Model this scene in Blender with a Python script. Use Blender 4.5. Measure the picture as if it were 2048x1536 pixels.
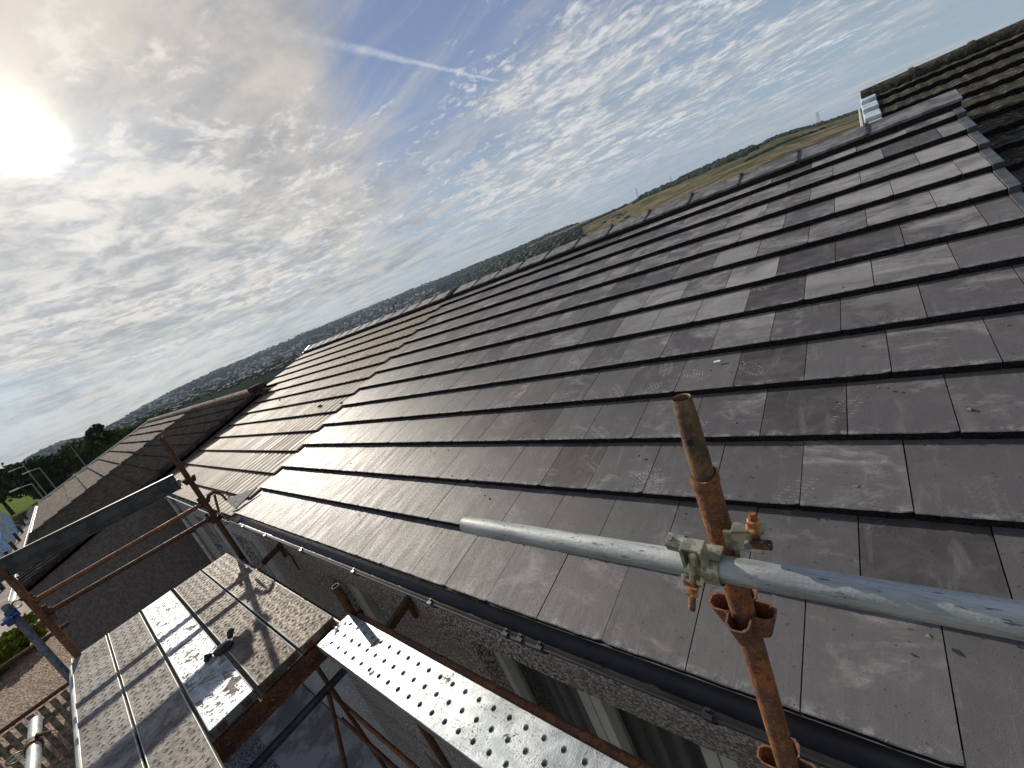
import bpy, bmesh, math, random
from mathutils import Vector, Matrix, noise as mnoise
random.seed(7)
R = math.radians
C = bpy.context.scene.collection
for o in list(bpy.data.objects): bpy.data.objects.remove(o)
sc = bpy.context.scene

# ------------------------------------------------------------------ camera
F, YAW, PIT, ROL = 831.327, 2.3338934, 0.2659818, -0.3857032
CP = Vector((0.26115, -0.79032, 1.35154))
fwd = Vector((math.cos(YAW)*math.cos(PIT), math.sin(YAW)*math.cos(PIT), -math.sin(PIT)))
rt = Vector((math.sin(YAW), -math.cos(YAW), 0)); up0 = rt.cross(fwd)
cr = rt*math.cos(ROL)+up0*math.sin(ROL); cu = -rt*math.sin(ROL)+up0*math.cos(ROL)
cam = bpy.data.cameras.new('camera'); co = bpy.data.objects.new('camera', cam); C.objects.link(co)
M = Matrix.Identity(4)
for i in range(3):
    M[i][0] = cr[i]; M[i][1] = cu[i]; M[i][2] = -fwd[i]; M[i][3] = CP[i]
co.matrix_world = M
cam.sensor_width = 36; cam.lens = 36*F/2048; cam.clip_start = .02; cam.clip_end = 20000
sc.camera = co
def pdir(x, y):                       # direction seen at a place of the photograph (2048 x 1536)
    return (fwd+cr*((x-1024)/F)-cu*((y-768)/F)).normalized()
def azp(az, r, z=0): return Vector((CP.x+r*math.cos(R(az)), CP.y+r*math.sin(R(az)), z))

# ------------------------------------------------------------------ node helper
class G:
    gain = 1.9
    def __init__(s, nt): s.nt = nt; s.N = nt.nodes; s.L = nt.links
    def new(s, t, **k):
        n = s.N.new(t)
        for a, b in k.items(): setattr(n, a, b)
        return n
    def put(s, sock, v):
        if v is None: return
        if isinstance(v, bpy.types.NodeSocket): s.L.new(v, sock)
        else:
            if isinstance(v, (tuple, list, Vector)):
                v = tuple(v)
                if sock.type == 'RGBA' and len(v) == 3: v = v+(1,)
            elif sock.type == 'VECTOR': v = (v, v, v)
            sock.default_value = v
    def m(s, op, a, b=None, c=None, clamp=False):
        n = s.new('ShaderNodeMath', operation=op, use_clamp=clamp)
        for i, v in enumerate((a, b, c)):
            if v is not None: s.put(n.inputs[i], v)
        return n.outputs[0]
    def v(s, op, a, b=None, out=0, scale=None):
        n = s.new('ShaderNodeVectorMath', operation=op)
        s.put(n.inputs[0], a)
        if b is not None: s.put(n.inputs[1], b)
        if scale is not None: s.put(n.inputs['Scale'], scale)
        return n.outputs[out]
    def mix(s, f, a, b, t='MIX'):
        n = s.new('ShaderNodeMix', data_type='RGBA', blend_type=t)
        s.put(n.inputs[0], f); s.put(n.inputs[6], a); s.put(n.inputs[7], b)
        return n.outputs[2]
    def step(s, x, a, b, lo=0., hi=1.):
        n = s.new('ShaderNodeMapRange', interpolation_type='SMOOTHSTEP')
        for i, v in enumerate((x, a, b, lo, hi)): s.put(n.inputs[i], v)
        return n.outputs[0]
    def noise(s, vec, scale, detail=4, rough=.55, dist=0., out=0):
        n = s.new('ShaderNodeTexNoise')
        s.put(n.inputs['Vector'], vec); s.put(n.inputs['Scale'], scale); s.put(n.inputs['Detail'], detail)
        s.put(n.inputs['Roughness'], rough); s.put(n.inputs['Distortion'], dist)
        if out == 0: return s.m('MULTIPLY_ADD', n.outputs[0], s.gain, .5-.5*s.gain)
        return n.outputs[out]
    def vor(s, vec, scale, feature='F1', out=0, rnd=1.):
        n = s.new('ShaderNodeTexVoronoi', feature=feature)
        s.put(n.inputs['Vector'], vec); s.put(n.inputs['Scale'], scale); s.put(n.inputs['Randomness'], rnd)
        return n.outputs[out]
    def map(s, vec, scale=(1, 1, 1), rot=(0, 0, 0), loc=(0, 0, 0)):
        n = s.new('ShaderNodeMapping'); s.put(n.inputs[0], vec); s.put(n.inputs[1], loc); s.put(n.inputs[2], rot); s.put(n.inputs[3], scale)
        return n.outputs[0]
    def sep(s, v):
        n = s.new('ShaderNodeSeparateXYZ'); s.put(n.inputs[0], v); return n.outputs
    def comb(s, x, y, z=0.):
        n = s.new('ShaderNodeCombineXYZ'); s.put(n.inputs[0], x); s.put(n.inputs[1], y); s.put(n.inputs[2], z); return n.outputs[0]
    def pos(s): return s.new('ShaderNodeNewGeometry').outputs['Position']
    def obj(s): return s.new('ShaderNodeTexCoord').outputs['Object']
    def rnd(s): return s.new('ShaderNodeObjectInfo').outputs['Random']
    def bump(s, h, strength=.3, dist=.01, normal=None):
        n = s.new('ShaderNodeBump'); s.put(n.inputs['Strength'], strength); s.put(n.inputs['Distance'], dist); s.put(n.inputs['Height'], h)
        if normal is not None: s.put(n.inputs['Normal'], normal)
        return n.outputs[0]
MATS = {}
def mat(name, fn):
    m = bpy.data.materials.new(name); m.use_nodes = True
    global g
    g = G(m.node_tree); b = m.node_tree.nodes['Principled BSDF']
    r = fn(g)
    for k, v in r.items():
        g.put(b.inputs[{'col': 'Base Color', 'rough': 'Roughness', 'met': 'Metallic', 'nor': 'Normal', 'spec': 'Specular IOR Level', 'alpha': 'Alpha', 'trans': 'Transmission Weight', 'coat': 'Coat Weight', 'sub': 'Subsurface Weight'}[k]], v)
    MATS[name] = m
    return m

# ------------------------------------------------------------------ world: daylight sky with high cloud
SUN_AZ, SUN_EL = 169.4, 25.0
sd = Vector((math.cos(R(SUN_EL))*math.cos(R(SUN_AZ)), math.cos(R(SUN_EL))*math.sin(R(SUN_AZ)), math.sin(R(SUN_EL))))
w = bpy.data.worlds.new('World'); sc.world = w; w.use_nodes = True
g = G(w.node_tree); bg = w.node_tree.nodes['Background']
SKY_STRENGTH = .1
bg.inputs[1].default_value = SKY_STRENGTH
sky = g.new('ShaderNodeTexSky', sky_type='NISHITA', sun_disc=False)
sky.sun_elevation = R(SUN_EL); sky.sun_rotation = R(90-SUN_AZ); sky.air_density = 1.0; sky.dust_density = 1.2; sky.ozone_density = 2.0
d = g.v('NORMALIZE', g.new('ShaderNodeTexCoord').outputs['Generated'])
sx, sy, sz = g.sep(d)
zc = g.m('MAXIMUM', g.m('ADD', sz, .045), .02)
px_ = g.m('DIVIDE', sx, zc); py_ = g.m('DIVIDE', sy, zc)
pl = g.comb(px_, py_, 0)
def lobe(x, y, k):                    # 1 in the direction seen at (x, y), falling off with angle
    q = g.v('DOT_PRODUCT', d, pdir(x, y), out=1)
    return g.m('POWER', g.m('MAXIMUM', q, 0.0), k)
def csum(*a):
    r = a[0]
    for b in a[1:]: r = g.m('ADD', r, b)
    return r
def mul(a, b): return g.m('MULTIPLY', a, b)
el = sz
# where the veil is thick
behind = g.step(g.v('DOT_PRODUCT', d, tuple(-fwd), out=1), -.1, .7, 0, .38)  # thicker cloud behind the camera, unseen, added to whiten the fill light
bias = csum(behind, mul(lobe(420, 180, 6), .46), mul(lobe(120, 560, 9), .20), mul(lobe(520, 160, 40), .22), mul(lobe(330, 330, 60), -.30), mul(lobe(150, 780, 20), -.12), mul(lobe(850, 120, 60), -.30), mul(lobe(760, 140, 300), -.12), mul(lobe(1450, 60, 30), -.12),
            mul(lobe(1850, 80, 25), -.20), mul(lobe(1150, 330, 30), .16), mul(lobe(1330, 130, 160), -.08))
wob = g.noise(g.map(pl, (.9, .9, 1)), 1.3, 3, .5, out=1)
plw = g.v('ADD', pl, g.v('SCALE', wob, scale=.35))
ROTC = (0, 0, R(24))
veil_n = g.noise(g.map(plw, (.45, 1.1, 1), ROTC), 1.0, 8, .56, .25)
veil = g.step(g.m('ADD', mul(veil_n, .86), bias), .54, 1.08)
cir_n = g.noise(g.map(plw, (.35, 2.2, 1), (0, 0, R(35))), 1.5, 8, .62, .4)
cirrus = mul(g.step(g.m('ADD', cir_n, mul(bias, .5)), .46, .95), .50)
# small rippled clouds (altocumulus)
band = g.noise(g.map(pl, (.5, 1.0, 1), ROTC, (3.1, 1.7, 0)), .75, 3, .5)
zone = csum(mul(lobe(430, 480, 22), .62), mul(lobe(180, 600, 50), .42), mul(lobe(1150, 230, 34), .40), mul(lobe(1000, 400, 60), .25), mul(lobe(1600, 90, 60), .30), mul(lobe(1350, 260, 50), .16), mul(lobe(820, 60, 50), -.2))
rip = g.noise(g.map(plw, (3.8, 4.4, 1), ROTC), 4.2, 6, .58, .3)
rip2 = g.noise(g.map(plw, (1.3, 1.6, 1), ROTC, (5, 2, 0)), 3.0, 8, .62, .2)
ripm = g.m('ADD', mul(rip, .50), mul(rip2, .50))
alto = g.step(g.m('ADD', ripm, g.m('SUBTRACT', mul(csum(zone, mul(band, .34)), .80), .40)), .40, .74)
edge_lo = g.step(el, .01, .14)
alto = mul(alto, edge_lo)
# low streaks over the horizon
strk = g.noise(g.map(d, (2.0, 2.0, 24)), 1.5, 6, .55, .3)
streaks = mul(g.step(strk, .40, .80), g.step(el, .42, .05))
# contrail, a great-circle stroke
a_, b_ = pdir(636, 80), pdir(985, 160)
nrm = a_.cross(b_).normalized(); mid = (a_+b_).normalized()
off = g.m('ABSOLUTE', g.m('ADD', g.v('DOT_PRODUCT', d, nrm, out=1), mul(g.m('SUBTRACT', g.noise(pl, 9, 4, .6), .5), .005)))
along = g.v('DOT_PRODUCT', d, (b_-a_).normalized(), out=1)
t0, t1 = a_.dot((b_-a_).normalized()), b_.dot((b_-a_).normalized())
wid = g.step(along, t0-.02, t1, .009, .0035)
ct = mul(mul(g.step(g.m('DIVIDE', off, wid), 1.2, .0), g.step(along, t0-.05, t0+.10)), g.step(along, t1+.02, t1-.01))
ct = mul(ct, g.step(g.v('DOT_PRODUCT', d, mid, out=1), .85, .92))
ct = mul(ct, g.step(g.noise(pl, 12, 5, .7), .15, .75, .25, .70))
# light in the cloud
sdot = g.m('MAXIMUM', g.v('DOT_PRODUCT', d, sd, out=1), 0.)
def glow(k, a): return mul(g.m('POWER', sdot, k), a)
shade = g.noise(g.map(plw, (.8, 1.3, 1), ROTC, (9, 4, 0)), 1.5, 8, .62, .3)
bright = g.m('ADD', g.step(shade, .10, .80, 3.5, 5.9), csum(glow(5, .1), glow(60, 1.0)))
ccol = g.mix(g.step(sdot, .55, 1.0), (.94, .97, 1.0), (1.06, 1.0, .93))
ccol = g.v('MULTIPLY', ccol, g.mix(g.step(shade, .2, .7), (.90, .96, 1.06), (1.03, 1.0, .96)))
cloud = g.v('MULTIPLY', ccol, g.comb(bright, bright, bright))
acb = g.m('ADD', g.step(rip2, .25, .75, 3.9, 7.2), csum(glow(8, .5)))
accol = g.v('MULTIPLY', g.mix(g.step(rip2, .25, .7), g.mix(g.step(sdot, .5, 1.0), (.90, .96, 1.04), (.94, .97, 1.0)), g.mix(g.step(sdot, .5, 1.0), (.99, .99, .98), (1.05, 1.0, .93))), g.comb(acb, acb, acb))
blue = g.v('MULTIPLY', sky.outputs[0], (.62, .74, .92))
blue = g.mix(.75, blue, g.mix(g.step(el, .02, .60), (3.6, 4.4, 5.2), (1.75, 2.30, 4.0)))
base = g.mix(g.m('MULTIPLY', veil, .94), blue, cloud)
base = g.mix(cirrus, base, cloud)
base = g.mix(mul(alto, .85), base, accol)
base = g.mix(mul(streaks, .60), base, g.mix(g.step(shade, .3, .7), (3.3, 3.7, 4.1), (5.3, 5.4, 5.1)))
base = g.mix(ct, base, (6.3, 6.6, 7.0))
halo = csum(glow(22, .25), glow(90, .9), glow(300, 2.2), glow(1000, 6), glow(2600, 60))
halo = mul(halo, g.step(g.noise(plw, 2.6, 6, .6, .5), .28, .60, .55, 1.1))
base = g.v('ADD', base, g.v('MULTIPLY', (1.0, .92, .74), g.comb(halo, halo, halo)))
gnd = g.step(sz, -.02, .0)
base = g.mix(gnd, (1.6, 1.7, 1.7), base)
g.L.new(base, bg.inputs[0])

G.gain = 2.4
sun = bpy.data.lights.new('sun', 'SUN'); sun.energy = 4.6; sun.angle = R(.6); sun.color = (1, .91, .78)
so = bpy.data.objects.new('sun', sun); C.objects.link(so); so.rotation_euler = sd.to_track_quat('Z', 'Y').to_euler()
sc.view_settings.view_transform = 'Standard'; sc.view_settings.look = 'None'; sc.view_settings.exposure = .12; sc.view_settings.gamma = 1
sc.view_settings.use_curve_mapping = False
sc.cycles.use_adaptive_sampling = True; sc.cycles.max_bounces = 6; sc.cycles.volume_bounces = 0

# ------------------------------------------------------------------ mesh helpers
ORG = {}
def meshof(name, vs, fs, m, smooth=False):
    me = bpy.data.meshes.new(name); me.from_pydata([tuple(v) for v in vs], [], fs); me.materials.append(m)
    if smooth: me.polygons.foreach_set('use_smooth', [True]*len(me.polygons))
    me.update(); return me
def tag(o, label=None, cat=None, group=None, kind=None):
    if label: o['label'] = label
    if cat: o['category'] = cat
    if group: o['group'] = group
    if kind: o['kind'] = kind
    return o
def thing(name, label, cat, loc, group=None):
    o = bpy.data.objects.new(name, None); C.objects.link(o); o.location = loc; ORG[o.name] = Vector(loc); o.empty_display_size = .1
    return tag(o, label, cat, group)
def mk(name, vs, fs, m, parent=None, smooth=False, bevel=0):
    """one mesh object from world coordinates"""
    if parent is not None: org = ORG[parent.name]; base = org
    else:
        base = Vector((0, 0, 0))
        xs = [v[0] for v in vs]; ys = [v[1] for v in vs]; zs = [v[2] for v in vs]
        org = Vector(((min(xs)+max(xs))/2, (min(ys)+max(ys))/2, min(zs)))
    xs = [v[0] for v in vs]; ys = [v[1] for v in vs]; zs = [v[2] for v in vs]
    lo = Vector(((min(xs)+max(xs))/2, (min(ys)+max(ys))/2, (min(zs)+max(zs))/2)) if parent is not None else org
    me = meshof(name, [Vector(v)-lo for v in vs], fs, m, smooth)
    bm = bmesh.new(); bm.from_mesh(me); bmesh.ops.recalc_face_normals(bm, faces=bm.faces)
    if bevel: bmesh.ops.bevel(bm, geom=[e for e in bm.edges if e.calc_face_angle(0) > .6], offset=bevel, segments=2, affect='EDGES', profile=.6)
    bm.to_mesh(me); bm.free()
    o = bpy.data.objects.new(name, me); C.objects.link(o)
    if parent is not None: o.parent = parent; o.location = lo-base
    else: o.location = lo
    ORG[o.name] = lo
    return o
class MB:
    def __init__(s): s.v = []; s.f = []
    def add(s, vs, fs):
        n = len(s.v); s.v += [Vector(v) for v in vs]; s.f += [tuple(i+n for i in f) for f in fs]; return s
    def box(s, x0, x1, y0, y1, z0, z1):
        return s.add([(x0,y0,z0),(x1,y0,z0),(x1,y1,z0),(x0,y1,z0),(x0,y0,z1),(x1,y0,z1),(x1,y1,z1),(x0,y1,z1)], [(0,3,2,1),(4,5,6,7),(0,1,5,4),(1,2,6,5),(2,3,7,6),(3,0,4,7)])
    def obox(s, c, ax, ay, az):       # box from centre and half-axes vectors
        c, ax, ay, az = map(Vector, (c, ax, ay, az))
        vs = [c+i*ax+j*ay+k*az for k in (-1, 1) for i, j in ((-1,-1),(1,-1),(1,1),(-1,1))]
        return s.add(vs, [(0,3,2,1),(4,5,6,7),(0,1,5,4),(1,2,6,5),(2,3,7,6),(3,0,4,7)])
    def ring(s, pts_list, close_ring=True, cap0=False, cap1=False):
        n = len(pts_list[0]); vs = [p for r in pts_list for p in r]; fs = []
        for a in range(len(pts_list)-1):
            for i in range(n if close_ring else n-1):
                j = (i+1) % n
                fs.append((a*n+i, a*n+j, (a+1)*n+j, (a+1)*n+i))
        if cap0: fs.append(tuple(range(n-1, -1, -1)))
        if cap1: fs.append(tuple((len(pts_list)-1)*n+i for i in range(n)))
        return s.add(vs, fs)
    def tube(s, p0, p1, r, r1=None, n=20, wall=None, segs=1, caps=True, dent=0):
        p0, p1 = Vector(p0), Vector(p1); r1 = r if r1 is None else r1
        ax = (p1-p0).normalized(); a = ax.orthogonal().normalized(); b = ax.cross(a)
        def circ(p, q): return [p+(a*math.cos(2*math.pi*i/n)+b*math.sin(2*math.pi*i/n))*q for i in range(n)]
        rings = []
        for k in range(segs+1):
            t = k/segs; q = r+(r1-r)*t
            if dent: q *= 1+dent*(random.random()-.5)
            rings.append(circ(p0.lerp(p1, t), q))
        if wall:
            ri = [circ(p1, r1-wall), circ(p1-ax*min(.15, (p1-p0).length*.8), r1-wall)]
            rs = [circ(p0+ax*min(.15, (p1-p0).length*.8), r-wall), circ(p0, r-wall)]
            s.ring(rs+rings+ri)
        else: s.ring(rings, cap0=caps, cap1=caps)
        return s
    def path(s, pts, r, n=8):
        pts = [Vector(p) for p in pts]; rings = []
        for i, p in enumerate(pts):
            t = (pts[min(i+1, len(pts)-1)]-pts[max(i-1, 0)]).normalized()
            a = t.cross(Vector((.31, .2, .93))).normalized(); b = t.cross(a)
            rings.append([p+(a*math.cos(2*math.pi*k/n)+b*math.sin(2*math.pi*k/n))*r for k in range(n)])
        return s.ring(rings, cap0=True, cap1=True)
    def sweep(s, prof, p0, p1, ydir, zdir, closed=True):   # extrude profile (y,z) from p0 to p1
        p0, p1, ydir, zdir = map(Vector, (p0, p1, ydir, zdir))
        return s.ring([[p+ydir*a+zdir*b for a, b in prof] for p in (p0, p1)], close_ring=closed, cap0=closed, cap1=closed)
    def mk(s, name, m, parent=None, smooth=False, bevel=0): return mk(name, s.v, s.f, m, parent, smooth, bevel)
def inst(name, me, parent, wloc, rot=(0, 0, 0), scale=None):
    o = bpy.data.objects.new(name, me); C.objects.link(o); o.parent = parent; o.location = Vector(wloc)-ORG[parent.name]; o.rotation_euler = rot
    if scale: o.scale = scale
    return o
def autosmooth(o, ang=40):
    me = o.data
    bm = bmesh.new(); bm.from_mesh(me)
    for f in bm.faces: f.smooth = True
    for e in bm.edges:
        if e.calc_face_angle(0) > R(ang): e.smooth = False
    bm.to_mesh(me); bm.free(); return o

# ------------------------------------------------------------------ materials
PITCH = R(16.13); GA = .34169; TW = .30
ct_, st_ = math.cos(PITCH), math.sin(PITCH)
def RP(X, v, h=0.): return Vector((X, v*GA*ct_-h*st_, v*GA*st_+h*ct_))   # point on our roof: X along, v in courses, h above

def m_newtile(g):
    P = g.pos(); r = g.rnd(); x, y, z = g.sep(P)
    q = g.comb(x, mul(y, 1.04), 0)
    base = g.mix(r, (.084, .079, .079), (.120, .113, .111))
    r2 = g.m('FRACT', mul(r, 17.3))
    base = g.mix(g.step(r2, .84, .92), base, (.060, .054, .053))
    fine = g.noise(P, 240, 3, .7); med = g.noise(q, 9, 5, .6, .4)
    base = g.mix(mul(g.step(med, .35, .85), .25), base, (.15, .138, .132))
    # cement dust: cloudy smears, stronger up the roof and per tile
    q2 = g.v('ADD', q, g.v('SCALE', g.comb(g.m('SUBTRACT', r2, .5), g.m('SUBTRACT', r, .5), 0), scale=1.1))
    sm = g.noise(g.map(q2, (1.2, 1.7, 1), (0, 0, R(-28))), 1.9, 8, .60, 1.6)
    sm2 = g.noise(g.map(q, (2.2, 4.5, 1), (0, 0, R(34))), 4.1, 8, .7, 1.4)
    up = g.m('ADD', g.step(y, .1, 3.8, .0, .14), mul(g.step(y, 1.6, 3.6, 0., .13), g.step(x, -3.2, -.8)))
    lft = g.step(x, -1.5, -.2, .0, .05)
    dust = g.step(g.m('ADD', g.m('ADD', mul(sm, .66), mul(sm2, .34)), g.m('ADD', g.m('ADD', up, lft), mul(g.m('SUBTRACT', r2, .5), .22))), .58, 1.05)
    dust = mul(dust, g.step(r2, .93, .80, .15, 1.))
    dust = mul(dust, g.step(fine, .2, .7, .55, 1.))
    col = g.mix(mul(dust, .80), base, (.37, .345, .325))
    r3 = g.m('FRACT', mul(r, 7.7))
    chalk = mul(mul(g.step(r3, .62, .72), g.step(x, -2.6, -.6)), mul(g.step(y, 1.3, 2.4), g.step(sm, .1, .6, .35, 1.)))
    col = g.mix(mul(chalk, .55), col, (.34, .325, .305))
    # boot prints left in dust
    vs = g.comb(x, y, 0)
    cell = g.new('ShaderNodeTexVoronoi', feature='F1', voronoi_dimensions='2D'); g.put(cell.inputs['Vector'], vs); g.put(cell.inputs['Scale'], 3.4)
    loc = g.v('SUBTRACT', g.v('SCALE', vs, scale=3.4), cell.outputs['Position']); cc = g.sep(cell.outputs['Color'])
    ang = mul(cc[0], 6.28)
    cs, sn = g.m('COSINE', ang), g.m('SINE', ang); lx, ly, _ = g.sep(g.v('SUBTRACT', vs, cell.outputs['Position']))
    ux = g.m('ADD', mul(lx, cs), mul(ly, sn)); uy = g.m('SUBTRACT', mul(ly, cs), mul(lx, sn))
    ell = g.m('SQRT', g.m('ADD', g.m('POWER', g.m('DIVIDE', ux, .048), 2.), g.m('POWER', g.m('DIVIDE', uy, .105), 2.)))
    zig = mul(g.m('ABSOLUTE', g.m('SUBTRACT', g.m('FRACT', mul(ux, 28.)), .5)), .02)
    tread = g.step(g.m('SINE', mul(g.m('ADD', uy, zig), 330)), .1, .7)
    tread = mul(tread, g.step(g.m('SINE', mul(ux, 190)), -.8, -.3))
    pm = mul(mul(tread, g.step(ell, 1., .8)), mul(g.step(cc[1], .22, .34), g.step(g.noise(q, 14, 4, .7), .30, .60)))
    reg = mul(g.step(x, -6, -4.2), mul(g.step(x, .8, -.4), mul(g.step(y, .35, 1.0), g.step(y, 4.3, 3.6))))
    col = g.mix(mul(mul(pm, reg), .62), col, (.36, .34, .32))
    # scuffed light line at lower lip
    ly2 = g.sep(g.obj())[1]
    lip = mul(g.step(ly2, .045, .0), g.step(g.noise(P, 23, 5, .75), .50, .72))
    col = g.mix(mul(lip, .55), col, (.32, .31, .29))
    spk = g.step(g.noise(P, 60, 2, .5), .93, .98)
    col = g.mix(mul(spk, .5), col, (.03, .026, .028))
    grit = g.noise(P, 420, 2, .6)
    st = g.noise(g.map(g.v('ADD', q, g.comb(mul(r, 9.), 0, 0)), (9, 1.5, 1)), 2.2, 6, .65, .5)
    col = g.mix(mul(g.step(st, .62, .95), .35), col, (.19, .175, .165))
    rough = g.m('ADD', g.step(dust, 0, 1, .52, .66), mul(g.m('SUBTRACT', st, .5), .22))
    spk2 = g.step(g.noise(g.map(q, (3, 1, 1)), 70, 4, .7), .25, .75)
    rough = g.m('ADD', rough, mul(g.m('SUBTRACT', spk2, .5), .12))
    nb = g.bump(g.m('ADD', grit, mul(g.noise(P, 60, 4, .6), .8)), .35, .0016)
    return dict(col=col, rough=rough, nor=nb, spec=.24)
newtile = mat('new_roof_tile', m_newtile)
def m_oldtile(g):
    P = g.pos(); r = g.rnd(); x, y, z = g.sep(P)
    q = g.comb(x, y, 0)
    s = g.noise(g.map(q, (18, .9, 1)), 1.6, 6, .6)
    s2 = g.noise(g.map(q, (5, .5, 1)), 1.6, 4, .6)
    col = g.mix(g.step(s, .35, .68), (.155, .112, .075), (.37, .29, .205))
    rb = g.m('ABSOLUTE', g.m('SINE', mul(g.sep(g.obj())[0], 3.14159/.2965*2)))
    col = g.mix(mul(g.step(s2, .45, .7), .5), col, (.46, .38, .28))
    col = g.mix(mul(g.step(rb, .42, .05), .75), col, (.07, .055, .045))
    col = g.mix(mul(r, .35), col, (.13, .10, .09))
    col = g.mix(mul(g.step(g.noise(P, 26, 4, .6), .62, .7), .7), col, (.05, .045, .035))
    return dict(col=col, rough=g.step(s, .3, .7, .60, .75), spec=.3, nor=g.bump(g.noise(P, 170, 3, .6), .3, .002))
oldtile = mat('old_grooved_tile', m_oldtile)
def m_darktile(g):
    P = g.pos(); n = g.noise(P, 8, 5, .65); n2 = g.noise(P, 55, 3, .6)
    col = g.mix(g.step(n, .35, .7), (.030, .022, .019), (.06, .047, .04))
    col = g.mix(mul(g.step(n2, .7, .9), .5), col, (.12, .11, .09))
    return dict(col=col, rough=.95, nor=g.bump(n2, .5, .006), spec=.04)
darktile = mat('dark_pantile', m_darktile)
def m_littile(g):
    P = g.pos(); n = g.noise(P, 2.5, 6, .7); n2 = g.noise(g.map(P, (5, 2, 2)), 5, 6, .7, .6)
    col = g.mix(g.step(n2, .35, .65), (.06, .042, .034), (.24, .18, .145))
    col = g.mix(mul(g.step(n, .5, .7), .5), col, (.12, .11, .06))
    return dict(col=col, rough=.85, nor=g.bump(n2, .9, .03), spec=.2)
littile = mat('weathered_tile', m_littile)
def m_moss(g):
    P = g.pos(); r = g.rnd(); n = g.noise(g.map(P, (1, 3, 3)), 3.5, 8, .72, .5); n2 = g.noise(P, 22, 5, .7); n3 = g.noise(P, 2.2, 5, .6)
    col = g.mix(g.step(n, .38, .66), (.022, .019, .017), (.125, .11, .088))
    col = g.mix(mul(g.step(n3, .48, .62), .75), col, (.04, .045, .018))
    col = g.mix(mul(g.step(n2, .64, .82), .8), col, (.34, .32, .27))
    col = g.mix(mul(r, .3), col, (.07, .055, .05))
    return dict(col=col, rough=.9, nor=g.bump(g.m('ADD', n, mul(n2, .6)), 1., .03), spec=.2)
mossy = mat('mossy_tile', m_moss)
def m_mossridge(g):
    P = g.pos(); n = g.noise(P, 9, 6, .7)
    return dict(col=g.mix(g.step(n, .35, .65), (.07, .06, .05), (.30, .20, .10)), rough=.9, nor=g.bump(n, .8, .02), spec=.2)
mossridge = mat('mossy_ridge', m_mossridge)
def m_ridge(g):
    P = g.pos(); n = g.noise(P, 7, 6, .65, .5); r = g.rnd()
    return dict(col=g.mix(g.step(n, .3, .75), (.08, .076, .078), (.19, .183, .178)), rough=.78, nor=g.bump(g.noise(P, 200, 2), .3, .002))
ridgem = mat('new_ridge_tile', m_ridge)
def m_plain(col, rough=.6, met=0., var=.25, sc_=18, bump=.0, spec=.4):
    def f(g):
        P = g.pos(); n = g.noise(P, sc_, 5, .65)
        dk = tuple(c*(1-var) for c in col); lt = tuple(min(1, c*(1+var)) for c in col)
        r = dict(col=g.mix(g.step(n, .3, .7), dk, lt), rough=rough, met=met, spec=spec)
        if bump: r['nor'] = g.bump(n, bump, .004)
        return r
    return f
edgem = mat('dirty_shaded_edge', m_plain((.020, .017, .018), .9, 0, .4, 90, .5, .1))  # near-black tile fronts and ridge rolls: dirt, with shade put into the colour
blackpvc = mat('black_gutter', m_plain((.018, .017, .018), .42, 0, .3, 5))
blackdull = mat('black_rubber', m_plain((.02, .02, .02), .7))
whitepvc = mat('white_plastic', m_plain((.55, .55, .53), .4, 0, .12, 6))
creamframe = mat('cream_frame', m_plain((.46, .45, .40), .4, 0, .1, 4))
greygutter = mat('grey_gutter', m_plain((.44, .44, .42), .5, 0, .25, 14))
leadgrey = mat('blue_grey_verge', m_plain((.075, .082, .083), .5, 0, .25, 14))
whiteverge = mat('pale_verge', m_plain((.46, .52, .56), .5, 0, .15, 9))
deckm = mat('roof_underlay', m_plain((.012, .012, .012), .9, spec=.1))
def m_rust(dark=.6):
    def f(g):
        P = g.pos(); n = g.noise(P, 26, 7, .7, .6); n2 = g.noise(P, 7, 4, .6); n3 = g.noise(P, 160, 3, .7)
        col = g.mix(g.step(n, .34, .66), (.085*dark*1.5, .034*dark*1.5, .018*dark*1.5), (.26*dark*1.25, .095*dark*1.25, .028*dark*1.25))
        col = g.mix(g.step(n2, .42, .62), col, (.10*dark*1.5, .045*dark*1.5, .03*dark*1.5))
        col = g.mix(mul(g.step(n3, .62, .72), .5), col, (.34, .20, .10))
        return dict(col=col, rough=g.step(n, .3, .7, .55, .8), met=.15, nor=g.bump(g.m('ADD', n3, mul(n, .5)), .5, .0015), spec=.35)
    return f
rust = mat('rusty_steel', m_rust(.95)); rustdark = mat('dark_rusty_steel', m_rust(.38)); 
def m_spig(g):
    P = g.pos(); n = g.noise(P, 22, 6, .7, .5)
    return dict(col=g.mix(g.step(n, .35, .7), (.085, .055, .035), (.20, .115, .06)), rough=.6, met=.25, nor=g.bump(g.noise(P, 200, 3), .35, .001))
spigm = mat('brown_spigot', m_spig)
def m_galv(g):
    P = g.pos(); n = g.noise(g.map(P, (1.2, 9, 9)), 5, 7, .68, .4); sp = g.noise(g.map(P, (.5, 2.2, 2.2)), 60, 4, .7); n3 = g.noise(P, 150, 3, .6)
    col = g.mix(g.step(n, .2, .85), (.27, .29, .275), (.46, .48, .455))
    col = g.mix(mul(g.step(sp, .72, .90), .8), col, (.07, .065, .055))
    return dict(col=col, rough=g.step(n, .2, .8, .50, .62), met=.35, nor=g.bump(n3, .25, .0012))
galv = mat('galvanised_tube', m_galv)
def m_yz(g):
    P = g.pos(); n = g.noise(P, 35, 5, .65)
    return dict(col=g.mix(g.step(n, .3, .7), (.24, .24, .16), (.48, .46, .34)), rough=.38, met=.65, nor=g.bump(n, .2, .001))
yzinc = mat('yellow_zinc', m_yz)
orangebolt = mat('orange_rusty_nut', m_plain((.36, .15, .05), .65, .1, .4, 60, .4))
bluesteel = mat('blue_coupler', m_plain((.04, .09, .20), .5, .2, .35, 30, .3))
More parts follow.
